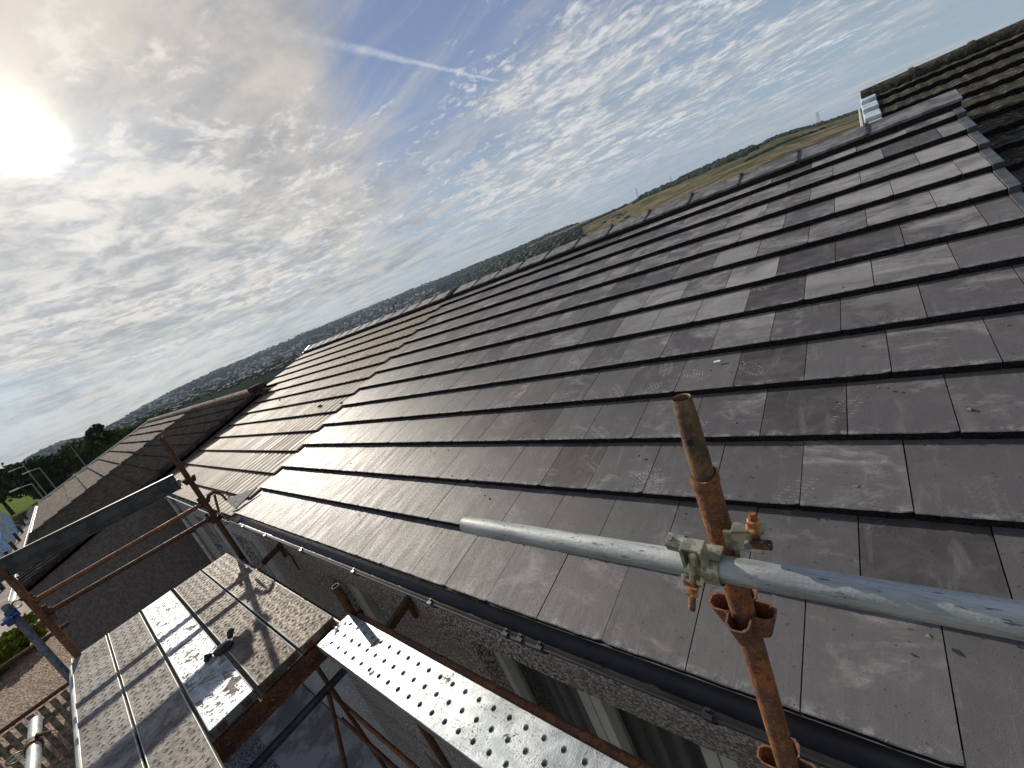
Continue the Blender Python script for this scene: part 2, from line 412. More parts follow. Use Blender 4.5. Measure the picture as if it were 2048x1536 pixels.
def m_boardw(g):       # clean galvanised board with mud
    P = g.pos(); x, y, z = g.sep(P)
    n = g.noise(P, 6, 5, .6, .4); n1 = g.noise(g.map(P, (1, 3, 1)), 9, 4, .6)
    sp = g.noise(P, 130, 3, .6); scr = g.noise(g.map(P, (40, 3, 1), (0, 0, R(20))), 3, 3, .6)
    col = g.mix(g.step(n, .3, .7), (.26, .29, .30), (.40, .43, .44))
    spm = mul(g.step(sp, .56, .72), g.step(n1, .35, .75))
    col = g.mix(mul(spm, .8), col, (.10, .085, .065))
    mud = g.step(g.m('ADD', g.noise(P, 11, 5, .6, .8), g.step(x, -1.75, -2.35, -.16, .02)), .70, .76)
    col = g.mix(mul(mud, .9), col, (.13, .10, .075))
    met = g.m('SUBTRACT', .82, mul(g.m('MAXIMUM', mud, spm), .8)); rough = g.m('ADD', g.step(scr, .1, .9, .42, .58), mul(mud, .3))
    return dict(col=col, rough=rough, met=met, nor=g.bump(g.m('ADD', sp, mul(n, 2)), .25, .0015))
boardw = mat('galvanised_board', m_boardw)
def m_boardd(tint, seed):
    def f(g):
        P = g.v('ADD', g.pos(), (seed, seed*.7, 0)); n = g.noise(P, 5, 6, .65, .6); n2 = g.noise(P, 60, 4, .7); n3 = g.noise(g.map(P, (6, 1.2, 1)), 6, 5, .6)
        col = g.mix(g.step(n, .3, .72), tuple(c*.55 for c in tint), tint)
        col = g.mix(mul(g.step(n3, .55, .85), .7), col, (.085, .065, .048))
        col = g.mix(mul(g.step(g.noise(P, 2.3, 4, .6, 1.), .62, .80), .6), col, (.10, .075, .052))
        col = g.mix(mul(g.step(n2, .72, .95), .55), col, (.09, .07, .052))
        return dict(col=col, rough=g.step(n2, .3, .7, .58, .8), met=.1, spec=.3, nor=g.bump(g.m('ADD', n2, n), .17, .003))
    return f
boardd = [mat('dusty_board_%s' % nm, m_boardd(t, s)) for nm, t, s in (('grey', (.27, .25, .225), 0), ('greyish', (.25, .225, .195), 3), ('brown', (.17, .135, .10), 7), ('tan', (.22, .175, .13), 11))]
def m_pebble(tint):
    def f(g):
        P = g.pos(); v = g.vor(P, 75, 'F1'); c = g.vor(P, 75, 'F1', 1); n = g.noise(P, 1.4, 4, .6)
        k = g.sep(c)[0]
        col = g.mix(k, tuple(t*.45 for t in tint), tuple(t*1.45 for t in tint))
        col = g.mix(g.step(v, .35, .75), col, tuple(t*.22 for t in tint))
        col = g.mix(mul(g.step(n, .4, .7), .4), col, tuple(t*.6 for t in tint))
        return dict(col=col, rough=.85, nor=g.bump(g.m('SUBTRACT', 1., v), 1., .012), spec=.25)
    return f
pebA = mat('pebbledash_brown', m_pebble((.48, .43, .385))); pebB = mat('pebbledash_grey', m_pebble((.58, .57, .56)))
render_dark = mat('roughcast_render', m_plain((.17, .145, .13), .95, 0, .22, 30, .6, .1))
render_pale = mat('pale_render', m_plain((.42, .40, .36), .9, 0, .2, 3, .2))
glassm = mat('window_glass', lambda g: dict(col=(.02, .022, .024), rough=.06, spec=.4))
panem = mat('clear_pane', lambda g: dict(col=(.03, .03, .03), rough=.05, spec=.25, alpha=.22))
curtain = mat('grey_curtain', lambda g: dict(col=g.mix(g.step(g.m('SINE', mul(g.sep(g.pos())[0], 55)), -1, 1), (.10, .09, .075), (.24, .22, .19)), rough=.9))
def m_ground(g):
    P = g.pos(); x, y, z = g.sep(P)
    dd = g.v('LENGTH', g.comb(x, y, 0), out=1)
    n = g.noise(P, .012, 8, .6); n2 = g.noise(P, .05, 7, .65); n3 = g.noise(P, .4, 5, .6)
    c = g.new('ShaderNodeTexVoronoi', feature='F1'); g.put(c.inputs['Vector'], g.v('ADD', P, g.v('SCALE', g.noise(P, .006, 3, .5, out=1), scale=60.))); g.put(c.inputs['Scale'], .0055)
    k = g.sep(c.outputs['Color'])
    field = g.mix(g.step(k[0], .45, .75), (.016, .026, .014), (.040, .056, .022))
    field = g.mix(g.step(k[1], .72, .9), field, (.075, .072, .042))
    wood = (.024, .034, .017)
    col = g.mix(g.step(n, .44, .56), field, wood)
    moor = g.mix(g.step(n2, .35, .65), (.095, .088, .045), (.20, .155, .10))
    moor = g.mix(mul(g.step(g.noise(P, .02, 6, .6), .52, .6), .8), moor, (.05, .06, .025))
    az = g.m('ARCTAN2', y, x)
    north = mul(g.step(az, R(136), R(126)), g.step(az, R(30), R(60)))
    col = g.mix(north, col, moor)
    near = g.step(dd, 190, 120)
    col = g.mix(near, col, g.mix(g.step(n3, .35, .65), (.055, .075, .025), (.11, .13, .04)))
    return dict(col=col, rough=.95, spec=.0)
groundm = mat('land', m_ground)
grassm = mat('mown_grass', m_plain((.125, .165, .045), .95, 0, .3, 3, .3, .0))
pavem = mat('pale_paving', m_plain((.42, .36, .31), .95, 0, .15, 1.5, .1, .0))
def m_gravel(g):
    P = g.pos(); v = g.vor(P, 28, 'F1'); k = g.sep(g.vor(P, 28, 'F1', 1))[0]
    return dict(col=g.mix(k, (.04, .04, .05), (.20, .20, .24)), rough=.9, nor=g.bump(g.m('SUBTRACT', 1., v), 1., .03))
pathm = mat('shaded_concrete', m_plain((.20, .20, .21), .9, 0, .3, 2, .2, .1))  # grey lowered for the shadow under the boards, put into the colour
gravelm = mat('blue_grey_gravel', m_gravel)
def m_bark(g):
    P = g.pos(); v = g.vor(g.map(P, (1, 2, 1)), 9, 'F1'); k = g.sep(g.vor(g.map(P, (1, 2, 1)), 9, 'F1', 1))[0]
    return dict(col=g.mix(k, (.10, .06, .035), (.36, .25, .17)), rough=.9, nor=g.bump(v, 1., .05))
barkchip = mat('bark_chippings', m_bark)
timber = mat('weathered_timber', m_plain((.20, .165, .12), .85, 0, .4, 9, .4, .2))
timberdark = mat('dark_timber', m_plain((.06, .045, .035), .85, 0, .4, 9, .4, .2))
bark = mat('tree_bark', m_plain((.05, .04, .03), .9, 0, .3, 4, .4, .1))
def m_leaf(a, b):
    return lambda g: dict(col=g.mix(g.noise(g.pos(), .5, 4, .6), a, b), rough=.8, spec=.1)
leafA = mat('dark_foliage', m_leaf((.022, .036, .014), (.06, .085, .026))); leafB = mat('green_foliage', m_leaf((.04, .065, .018), (.11, .14, .035)))
leafY = mat('yellow_green_foliage', m_leaf((.16, .20, .02), (.30, .34, .05))); leafF = mat('far_foliage', m_leaf((.014, .024, .012), (.034, .048, .02)))
def m_blue(g):
    P = g.pos(); n = g.noise(g.map(P, (.7, 1, .9)), .9, 5, .6, 1.)
    c = g.mix(g.step(n, .42, .6), (.02, .075, .22), (.05, .16, .36))
    c = g.mix(g.step(g.noise(P, 1.3, 4, .6), .56, .66), c, (.10, .15, .09))
    return dict(col=c, rough=.9, spec=.05)
bluewall = mat('blue_painted_wall', m_blue)
lampgrey = mat('lamp_post_grey', m_plain((.17, .175, .17), .5, .2, .1, 4))
townm = mat('town_walls', lambda g: dict(spec=.0, col=g.mix(g.step(g.noise(g.pos(), .05, 2, .5), .4, .6), (.10, .09, .085), (.40, .38, .36)), rough=.9))
pearl = mat('white_dropping', m_plain((.75, .74, .70), .7, 0, .1, 40))
grit = mat('mortar_grit', m_plain((.10, .085, .08), .9, 0, .6, 60, .2))
mossgut = mat('gutter_moss', m_plain((.13, .12, .09), .95, 0, .7, 40, .8))
#MATS_END
# ================================================================== LAND
def smooth(a, b, x):
    t = max(0., min(1., (x-a)/(b-a))); return t*t*(3-2*t)
SKY_AZ = [(0, 1.0), (60, .9), (89, .97), (91.5, 1.11), (95.6, 1.6), (98, 1.5), (100.8, 1.41), (106, 1.25), (110, 1.35), (112, 1.1), (115, 1.15), (122, 1.3), (129, 1.3), (136, 1.35), (143, 1.4), (148, 1.38), (153.6, 1.3), (161, 1.15), (167, 1.02), (170, .8), (173, .35), (176, -.1), (177.6, -.2), (179.2, .28), (180.6, .22), (182, -.1), (186, -.2), (200, .3), (360, 1.0)]
def skyel(az):
    az %= 360
    for (a, e), (b, f) in zip(SKY_AZ, SKY_AZ[1:]):
        if a <= az <= b: return e+(f-e)*(az-a)/(b-a)
    return 1.
def rtop(az):
    return 900+2600*smooth(100, 150, az)*smooth(330, 250, az)
GZ = -5.2
def ground_h(az, r):
    R0 = rtop(az % 360); el_ = skyel(az)
    top = CP.z+math.tan(R(el_))*R0
    n = mnoise.fractal(Vector((math.cos(R(az))*r*.004, math.sin(R(az))*r*.004, 3.3)), 1., 2., 5)
    north = smooth(136, 122, az % 360)
    s = smooth(90, R0, r)
    shape = s**1.25 if north > .5 else (1-north)*(s**2.0)+north*(s**1.25)
    h = GZ+(top-GZ)*shape
    if r > R0: h = top-(r-R0)*.03
    valley = -9*smooth(120, 500, r)*smooth(R0*.7, R0*.35, r)*(1-north*.8)
    h += valley
    h += n*min(1., max(0, (r-150)/500.))*(6 if north < .5 else 2.2)*(1-.75*smooth(R0*.8, R0, r))
    return h
radii = [0, 15, 30, 60, 90, 120, 160, 210, 270, 340, 420, 500, 590, 690, 780, 840, 900, 980, 1100, 1250, 1450, 1700, 2000, 2300, 2600, 2900, 3150, 3350, 3500, 3700, 4200, 5000, 7000]
azs = [i*1.0 for i in range(0, 84)]+[84+i*.25 for i in range(0, 420)]+[189+i*1.0 for i in range(0, 171)]
vs = []; fs = []
for ri in radii[1:]:
    for a in azs: p = azp(a, ri, ground_h(a, ri)); vs.append(p)
vs.append(Vector((CP.x, CP.y, GZ))); na = len(azs)
for k in range(len(radii)-2):
    for i in range(na):
        j = (i+1) % na; fs.append((k*na+i, k*na+j, (k+1)*na+j, (k+1)*na+i))
for i in range(na): fs.append((len(vs)-1, i, (i+1) % na))
go = mk('terrain', vs, fs, groundm, smooth=True); tag(go, kind='structure')

# far woods and hedges, one mass each
ICO = bmesh.new(); bmesh.ops.create_icosphere(ICO, subdivisions=1, radius=1); ICO.verts.ensure_lookup_table()
IV = [v.co.copy() for v in ICO.verts]; IF = [tuple(v.index for v in f.verts) for f in ICO.faces]
def blob(mb, c, rx, rz):
    a = random.random()*6.28; ca, sa = math.cos(a), math.sin(a)
    vs = []
    for v in IV:
        k = 1+.28*(random.random()-.5)*2
        x, y, z = v.x*rx*k, v.y*rx*k*(.8+.4*random.random()), v.z*rz*k
        vs.append((c[0]+x*ca-y*sa, c[1]+x*sa+y*ca, c[2]+z))
    mb.add(vs, IF)
mb = MB()
for _ in range(5200):                 # woods of the valley to the west
    az = random.uniform(118, 186); rr = random.uniform(.17, 1)**.9*rtop(az)
    P = azp(az, rr); n = mnoise.noise(Vector((P.x*.0032, P.y*.0032, 1.7)))
    if n < -.12 and rr < rtop(az)*.93: continue
    s = random.uniform(3.2, 6.5)
    blob(mb, (P.x, P.y, ground_h(az, rr)+s*.35), s*1.25, s*.75)
for _ in range(520):                  # tree belt on the skyline
    az = random.uniform(121, 170); rr = rtop(az)*random.uniform(.95, 1.01); P = azp(az, rr); s = random.uniform(3, 8)
    blob(mb, (P.x, P.y, ground_h(az, rr)+s*.2), s*1.8, s*.7)
tag(mb.mk('far_woodland', leafF), 'distant dark woods covering the valley and hills beyond the houses', 'woodland', kind='stuff')
mb = MB()
def hedge_line(az0, r0, az1, r1, n, s0=1.6):
    for k in range(n):
        t = (k+random.random())/n; az = az0+(az1-az0)*t+random.uniform(-.06, .06); rr = r0+(r1-r0)*t; P = azp(az, rr); s = s0*random.uniform(.5, 1.2)
        blob(mb, (P.x, P.y, ground_h(az, rr)+s*.4), s*1.3, s*.8)
hedge_line(88, 560, 96, 700, 120, 2.2); hedge_line(96, 700, 97, 900, 20, 2); hedge_line(99, 470, 92, 520, 60, 1.6); hedge_line(101, 700, 94, 640, 70, 1.8)
hedge_line(110, 820, 98, 640, 260, 4.2); hedge_line(111, 760, 98, 600, 260, 4.2); hedge_line(109, 720, 99, 570, 200, 3.6)
hedge_line(97, 895, 104, 895, 70, 2.6); hedge_line(93.5, 895, 96, 895, 22, 2.2); hedge_line(112, 900, 122, 880, 140, 3.4); hedge_line(121, 900, 130, 1100, 160, 5)
for _ in range(240):
    az = random.uniform(112, 134); rr = random.uniform(260, 800); P = azp(az, rr)
    if mnoise.noise(Vector((P.x*.01, P.y*.01, 5.))) < .05: continue
    s = random.uniform(1., 2.6); blob(mb, (P.x, P.y, ground_h(az, rr)+s*.3), s*1.5, s*.7)
tag(mb.mk('moor_hedgerows', leafF), 'dark hedges and scrub crossing the brown moor behind the ridge', 'hedges', kind='stuff')
mb = MB()                             # the far town, too small to tell one house from the next
def house(mb, P, s, a, h):
    ca, sa = math.cos(a), math.sin(a); X = Vector((ca, sa, 0)); Y = Vector((-sa, ca, 0)); Z = Vector((0, 0, 1))
    mb.obox(P+Z*h*.5, X*s, Y*s*.5, Z*h*.5)
    A = [P+X*i*s*1.03+Y*j*s*.56+Z*h for i, j in ((-1,-1),(1,-1),(1,1),(-1,1))]+[P-X*s*1.03+Z*(h+s*.4), P+X*s*1.03+Z*(h+s*.4)]
    mb.add(A, [(0,1,5,4),(2,3,4,5),(0,4,3),(1,2,5)])
for _ in range(1500):
    az = random.uniform(138, 174); rr = random.uniform(900, 2900); P = azp(az, rr)
    if mnoise.noise(Vector((P.x*.0028, P.y*.0028, 8.))) < .08: continue
    P.z = ground_h(az, rr); house(mb, P, random.uniform(5, 11), random.random()*3, random.uniform(4.5, 6.5))
for k in range(5):
    az = 164+k*1.7; P = azp(az, 1900+k*40); P.z = ground_h(az, 1900)+2; mb.obox(P, Vector((22, 0, 0)), Vector((0, 10, 0)), Vector((0, 0, 4)))
tag(mb.mk('far_town', townm), 'scattered pale houses of the town spread along the far valley', 'town', kind='stuff')
mb = MB()
for az in (101.6, 102.6, 103.6, 104.4, 105.2):
    P = azp(az, 893); P.z = ground_h(az, 893)+.5; house(mb, P, 6.5, R(az+90), 4)
tag(mb.mk('skyline_houses', darktile), 'row of tiny dark houses on the skyline above the moor', 'houses', kind='stuff')

# transmission masts on the skyline
def mast(az, r, h, wd, label, bars):
    b = azp(az, r); b.z = ground_h(az, r)-1
    t = thing('transmission_mast', label, 'mast', b, 'masts on the skyline')
    m = MB()
    for sx_, sy_ in ((-1,-1),(1,-1),(1,1),(-1,1)): m.tube(b+Vector((sx_*wd, sy_*wd, 0)), b+Vector((sx_*wd*.15, sy_*wd*.15, h)), wd*.09, n=5)
    for k in range(9):
        q = 1-.85*k/9; z0 = h*k/9; q1 = 1-.85*(k+1)/9; z1 = h*(k+1)/9; s = 1 if k % 2 else -1
        m.tube(b+Vector((-wd*q*s, -wd*q, z0)), b+Vector((wd*q1*s, -wd*q1, z1)), wd*.06, n=4)
        m.tube(b+Vector((wd*q, -wd*q*s, z0)), b+Vector((wd*q1, wd*q1*s, z1)), wd*.06, n=4)
    m.mk('tower', lampgrey, t)
    for k in range(bars):
        q = MB(); zz = h*(.96-.14*k); q.tube(b+Vector((-wd*1.3, 0, zz)), b+Vector((wd*1.3, 0, zz)), wd*.09, n=5); q.mk('cross_arm', lampgrey, t)
mast(92.35, 880, 17, 2.2, 'electricity pylon on the moor skyline left of the mossy roof', 3)
mast(110.4, 890, 20, 1.5, 'thin mast above the dark wood, the leftmost mast on the moor', 1)
mast(106.5, 890, 15, 1.5, 'short mast standing between the wood and the skyline houses', 1)

# ================================================================== GROUND ROUND THE HOUSES
def sheet(name, pts, z, m, kind='structure', **k): o = mk(name, [(x, y, z) for x, y in pts], [tuple(range(len(pts)))], m); tag(o, kind=kind, **k); return o
sheet('yard', [(-27, -18), (6, -18), (6, 12), (-27, 12)], GZ+.004, barkchip)
tag(sheet('gravel', [(-12, -4.2), (3, -4.2), (3, .05), (-12, .05)], GZ+.03, gravelm, kind='stuff'), 'blue grey gravel covering the ground under the scaffold', 'gravel')
mb = MB(); mb.box(-12, 3, -.95, .06, GZ, GZ+.07); tag(mb.mk('path', pathm), kind='structure')
mb = MB(); mb.box(-7.6, -6.9, -4.2, -.955, GZ, GZ+.06); tag(mb.mk('path', pathm), kind='structure')
sheet('pavement', [(-27.5, -2.1), (-27.5, -6.5), (-92, -6.5), (-92, 3.0), (-60, 1.5)], GZ+.03, pavem)
sheet('grass', [(-92.5, -14), (-150, -20), (-150, 14), (-92.5, 9)], GZ+.035, grassm)
sheet('grass', [(-62, 1.6), (-92, 3.4), (-92, 9.), (-62, 8)], GZ+.035, grassm)

# ================================================================== TREES
def leafmass(mb, c, rad, n, s):
    for _ in range(n):
        u = Vector((random.gauss(0, 1), random.gauss(0, 1), random.gauss(0, 1))).normalized()*(random.random()**.4)
        p = Vector((c[0]+u.x*rad[0], c[1]+u.y*rad[1], c[2]+u.z*rad[2]))
        a = Vector((random.gauss(0, 1), random.gauss(0, 1), random.gauss(0, .7))).normalized(); b = a.orthogonal().normalized()
        k = s*random.uniform(.5, 1.3)
        mb.add([p-a*k-b*k*.6, p+a*k*.4-b*k, p+a*k+b*k*.5, p-a*k*.3+b*k], [(0, 1, 2, 3)])
def tree(x, y, z, h, rad, label, lm, n=30, spread=.36, base=.42, group='park trees beyond the houses'):
    t = thing('broadleaf_tree', label, 'tree', (x, y, z), group)
    tr = MB(); tr.tube((x, y, z), (x+random.uniform(-.2, .2), y, z+h*.5), h*.035, h*.022, n=8)
    limbs = []
    for k in range(7):
        a = k*.9+random.random(); p1 = Vector((x+math.cos(a)*rad*.6, y+math.sin(a)*rad*.6, z+h*random.uniform(.55, .85)))
        tr.tube((x, y, z+h*random.uniform(.28, .48)), p1, h*.016, h*.005, n=6); limbs.append(p1)
    tr.mk('trunk', bark, t)
    cr_ = MB()
    for k in range(n):
        a = random.random()*6.28; q = random.random()**.5; zz = random.uniform(base, .95)
        env = math.sqrt(max(.05, 1-((zz-.62)/.42)**2))
        c = (x+math.cos(a)*rad*q*env, y+math.sin(a)*rad*q*env, z+h*zz)
        s = rad*spread*random.uniform(.6, 1.1); leafmass(cr_, c, (s, s, s*.7), 70, h*.035)
    cr_.mk('crown', lm, t)
    return t
T = [(-177.6, 86, 8.6, 4.2, 'dark round tree at the far left beside the blue wall', leafA), (-179.3, 94, 6.9, 4.2, 'low dark tree in front of the small blue hill', leafA),
     (178.7, 96, 7.9, 4.0, 'tallest wide tree of the park clump', leafB), (177.6, 88, 8.2, 4.2, 'feathery topped tree behind the third lamp post', leafB),
     (176.1, 100, 6.6, 3.9, 'dark tree to the right of the feathery tree', leafA), (174.7, 108, 6.2, 4.4, 'bushy green tree just left of the weathered tiles', leafB),
     (172.6, 118, 6.8, 4.5, 'green tree top peeping over the weathered roof verge', leafB), (-175.6, 96, 9.4, 4.6, 'dark tree cut by the left edge of the photo', leafA)]
for az, rr, h, rad, lb, lm in T:
    P = azp(az, rr); tree(P.x, P.y, GZ, h*.74, rad*.95, lb, lm)
P = azp(177.6, 88); tree(P.x+1, P.y+.5, GZ, 7.2, 1.6, 'thin spiky conifer rising over the park trees', leafA, 14, .5, .6)
def shrub(x, y, z, rx, ry, h, label, lm, n=14, cat='shrub', name='garden_shrub', s=.12):
    t = thing(name, label, cat, (x, y, z)); m = MB(); st = MB()
    for k in range(5): st.tube((x+random.uniform(-.1, .1)*rx, y, z), (x+random.uniform(-.6, .6)*rx, y+random.uniform(-.6, .6)*ry, z+h*.6), .03, .01, n=5)
    for _ in range(n):
        c = (x+random.uniform(-1, 1)*rx*.75, y+random.uniform(-1, 1)*ry*.75, z+h*random.uniform(.25, .8)); leafmass(m, c, (rx*.45, ry*.45, h*.3), 90, s)
    m.mk('foliage', lm, t); st.mk('stem', bark, t)
shrub(-74, -9.6, GZ, 13, 1.6, 2.6, 'long green hedge behind the blue wall', leafB, 60, 'hedge', 'hedge', .22)
shrub(-98, -3.4, GZ, 2.2, 2.2, 2.0, 'rounded bush on the grass beyond the paving', leafA, 14, s=.2)
shrub(-71, 1.2, GZ, 2.2, 2.2, 1.6, 'low dark bush on the lawn next to the white van roof', leafA, 12, s=.18)
shrub(-25.0, -4.65, GZ, .75, .6, 1.1, 'yellow green bush glowing between the rusty posts', leafY, 16, s=.1)
shrub(-24.0, -5.45, GZ, .6, .5, .9, 'smaller yellow bush beside the blue coupler', leafY, 10, s=.1)
# lamp posts
def lamp(px, py, z, h, label, arm=.75, ang=200):
    t = thing('street_lamp', label, 'street lamp', (px, py, z), 'street lamps in the park')
    m = MB(); m.tube((px, py, z), (px, py, z+h), .07, .035, n=8); m.mk('post', lampgrey, t)
    a = Vector((math.cos(R(ang)), math.sin(R(ang)), 0)); tp = Vector((px, py, z+h))
    m = MB(); m.path([tp-Vector((0, 0, .1)), tp+Vector((0, 0, .03)), tp+a*arm+Vector((0, 0, .14))], .03, 6); m.mk('arm', lampgrey, t)
    m = MB(); m.obox(tp+a*(arm+.2)+Vector((0, 0, .12)), a*.26, a.cross(Vector((0, 0, 1)))*.09, Vector((0, 0, .045))); m.mk('lamp_head', whitepvc, t)
for (az, el0, el1, rr, lb) in ((178.9, -2.2, .1, 66, 'tall street lamp in front of the park trees'), (-178.6, -3.2, -1.2, 60, 'street lamp with its head over the low dark tree'), (-177.9, -3.1, -.55, 68, 'street lamp nearest the dark round tree'), (-177.6, -4.5, -2.2, 48, 'shortest street lamp just above the hedge')):
    P = azp(az, rr); h = CP.z+math.tan(R(el1))*rr-GZ; lamp(P.x, P.y, GZ, h, lb, ang=-100, arm=.7)
P = azp(177.55, 80)
t = thing('parked_van', 'small white roofed van parked among the park trees', 'van', (P.x, P.y, GZ))
m = MB(); m.box(P.x-2.2, P.x+2.2, P.y-.9, P.y+.9, GZ+.35, GZ+2.0); m.mk('body', lampgrey, t, bevel=.15)
m = MB(); m.box(P.x-2.1, P.x+1.7, P.y-.8, P.y+.8, GZ+2.0, GZ+2.25); m.mk('roof', whitepvc, t, bevel=.1)
for sx_ in (-1.4, 1.4):
    for sy_ in (-.95, .75): m = MB(); m.tube((P.x+sx_, P.y+sy_, GZ+.36), (P.x+sx_, P.y+sy_+.2, GZ+.36), .36, n=14); m.mk('wheel', blackdull, t)
# blue painted wall with curved coping and posts
t = thing('blue_wall', 'blue painted wall with a curved pale coping at the far left', 'wall', (-60, -5.75, GZ))
pr = []
for k in range(41):
    x = -34-k*.95; s = k/40
    hh = 1.55+.35*math.sin(s*6.3*1.5)+1.3*math.exp(-((s-.84)/.10)**2)
    pr.append((x, hh))
vs = []; fs = []
for x, hh in pr: vs += [(x, -6.8, GZ), (x, -6.8, GZ+hh), (x, -6.6, GZ+hh), (x, -6.6, GZ)]
for k in range(len(pr)-1):
    for i in range(4): j = (i+1) % 4; fs.append((k*4+i, k*4+j, k*4+4+j, k*4+4+i))
fs += [(0, 1, 2, 3), (len(vs)-4, len(vs)-3, len(vs)-2, len(vs)-1)]
mk('wall', vs, fs, bluewall, t)
m = MB(); m.path([(x, -6.7, GZ+hh+.03) for x, hh in pr], .045, 8); m.mk('coping', whitepvc, t, smooth=True)
for k in range(9):
    x = -36-k*4.2-k*k*.12
    t = thing('fence_post', ['first', 'second', 'third', 'fourth', 'fifth', 'sixth', 'seventh', 'eighth', 'ninth'][k]+' short dark post along the blue wall counted from the scaffold', 'post', (x, -6.15, GZ), 'posts beside the blue wall')
    m = MB(); m.box(x-.1, x+.1, -6.25, -6.05, GZ, GZ+.9); m.mk('post', timberdark, t)
    m = MB(); m.box(x-.13, x+.13, -6.28, -6.02, GZ+.9, GZ+.96); m.mk('cap', timberdark, t)
# slatted fences down in the yard
def fence(x0, y0, x1, y1, h, label, sp=.17, sw=.1):
    a = Vector((x0, y0, GZ)); b = Vector((x1, y1, GZ)); L = (b-a).length; u = (b-a)/L; nn = Vector((-u.y, u.x, 0)); Z = Vector((0, 0, 1))
    t = thing('slatted_fence', label, 'fence', a)
    for zz in (.35, h-.3):
        m = MB(); m.obox(a+u*L/2+Z*zz+nn*.035, u*L/2, nn*.03, Z*.05); m.mk('rail', timber, t)
    me = None; n = int(L/sp)
    for k in range(n+1):
        p = a+u*min(L, k*sp)+Z*(h/2)
        if me is None:
            m = MB(); m.obox(p, u*sw/2, nn*.01, Z*h/2); o = m.mk('slat', timber, t); me = o.data; ang0 = p.copy()
        else: o = inst('slat', me, t, p); 
    return t
fence(-13.2, -8.5, -13.2, -2.6, 1.9, 'tall weathered slatted fence running across the yard at lower left')
t = thing('garden_shed', 'small dark shed roof in the yard behind the slatted fences', 'shed', (-25, -7.5, GZ))
m = MB(); m.box(-26.4, -23.6, -8.6, -6.4, GZ, GZ+2); m.mk('wall', timberdark, t)
m = MB(); m.add([(-26.6, -8.8, GZ+2), (-23.4, -8.8, GZ+2), (-23.4, -6.2, GZ+2.35), (-26.6, -6.2, GZ+2.35), (-26.6, -8.8, GZ+1.94), (-23.4, -8.8, GZ+1.94), (-23.4, -6.2, GZ+2.29), (-26.6, -6.2, GZ+2.29)], [(0,1,2,3),(4,7,6,5),(0,4,5,1),(1,5,6,2),(2,6,7,3),(3,7,4,0)]); m.mk('roof', pavem, t)

# ================================================================== HOUSES
def wallgrid(mb, x0, x1, y0, y1, z0, z1, holes):
    xs = sorted({x0, x1, *[h[0] for h in holes], *[h[1] for h in holes]}); zs = sorted({z0, z1, *[h[2] for h in holes], *[h[3] for h in holes]})
    for a, b in zip(xs, xs[1:]):
        for c, d_ in zip(zs, zs[1:]):
            cx, cz = (a+b)/2, (c+d_)/2
            if any(h[0] < cx < h[1] and h[2] < cz < h[3] for h in holes): continue
            mb.box(a, b, y0, y1, c, d_)
def clean(mb):
    return mb
def window(parent, x0, x1, z0, z1, mull, y=.205):
    f = MB(); fw = .055
    f.box(x0, x0+fw, y-.035, y+.035, z0, z1); f.box(x1-fw, x1, y-.035, y+.035, z0, z1)
    f.box(x0+fw, x1-fw, y-.035, y+.035, z0, z0+fw); f.box(x0+fw, x1-fw, y-.035, y+.035, z1-fw, z1)
    w_ = f.mk('window', creamframe, parent)
    edges = [x0+fw]+list(mull)+[x1-fw]
    for mx in mull:
        m = MB(); m.box(mx-.066, mx-.004, y-.05, y+.03, z0+fw, z1-fw); m.box(mx+.004, mx+.066, y-.05, y+.03, z0+fw, z1-fw); m.box(mx-.004, mx+.004, y-.03, y+.02, z0+fw, z1-fw); m.mk('mullion', creamframe, w_)
    for a, b in zip(edges, edges[1:]):
        m = MB(); m.box(a+.02, b-.02, y+.005, y+.012, z0+fw, z1-fw); m.mk('pane', panem, w_)
    n = 60; vs = []; 
    for i in range(n+1):
        x = x0+.1+(x1-x0-.2)*i/n; yy = y+.10+.018*math.sin(i*1.7)+.01*math.sin(i*.6); vs += [(x, yy, z0+.1), (x, yy, z1-.02)]
    mk('curtain', vs, [(2*i, 2*i+1, 2*i+3, 2*i+2) for i in range(n)], curtain, w_, smooth=True)
    return w_
XR = .826                              # right end of the slates proper
XB = -5.10                            # where new tiles meet old
XL = -10.12                           # left end of the old roof at the eaves
RIDGE_Y, RIDGE_Z = 4.36, 1.302
LIPY, LIPZ = 4.115, 1.232
# --- main house
H1 = thing('terraced_house', 'house with the new smooth dark roof in the foreground', 'house', (-2.2, 2, GZ), 'houses of the terrace')
holes1 = [(-1.62, .25, -1.6, -.47), (-3.46, -2.72, -1.6, -.47), (-1.9, .3, -4.2, -2.9), (-3.9, -3.1, GZ, -3.1)]
m = MB(); wallgrid(m, XB+.002, .80, .08, .38, GZ, -.13, holes1); m.mk('wall', pebA, H1)
m = MB(); m.box(.5, .80, .381, 9.0, GZ, .05); m.mk('wall', pebA, H1)
m = MB(); m.box(XB+.002, .8, 8.7, 9.0, GZ, -.1); m.mk('wall', pebA, H1)
m = MB(); m.box(XB+.01, .80, .055, .079, -.16, .0); m.mk('fascia', whitepvc, H1)
window(H1, -1.62, .25, -1.6, -.47, (-.95, -.37)); window(H1, -3.46, -2.72, -1.6, -.47, (-3.26,)); window(H1, -1.9, .3, -4.2, -2.9, (-.8,))
m = MB(); m.box(-3.9, -3.1, .16, .2, GZ, -3.1); m.mk('door', timberdark, H1)
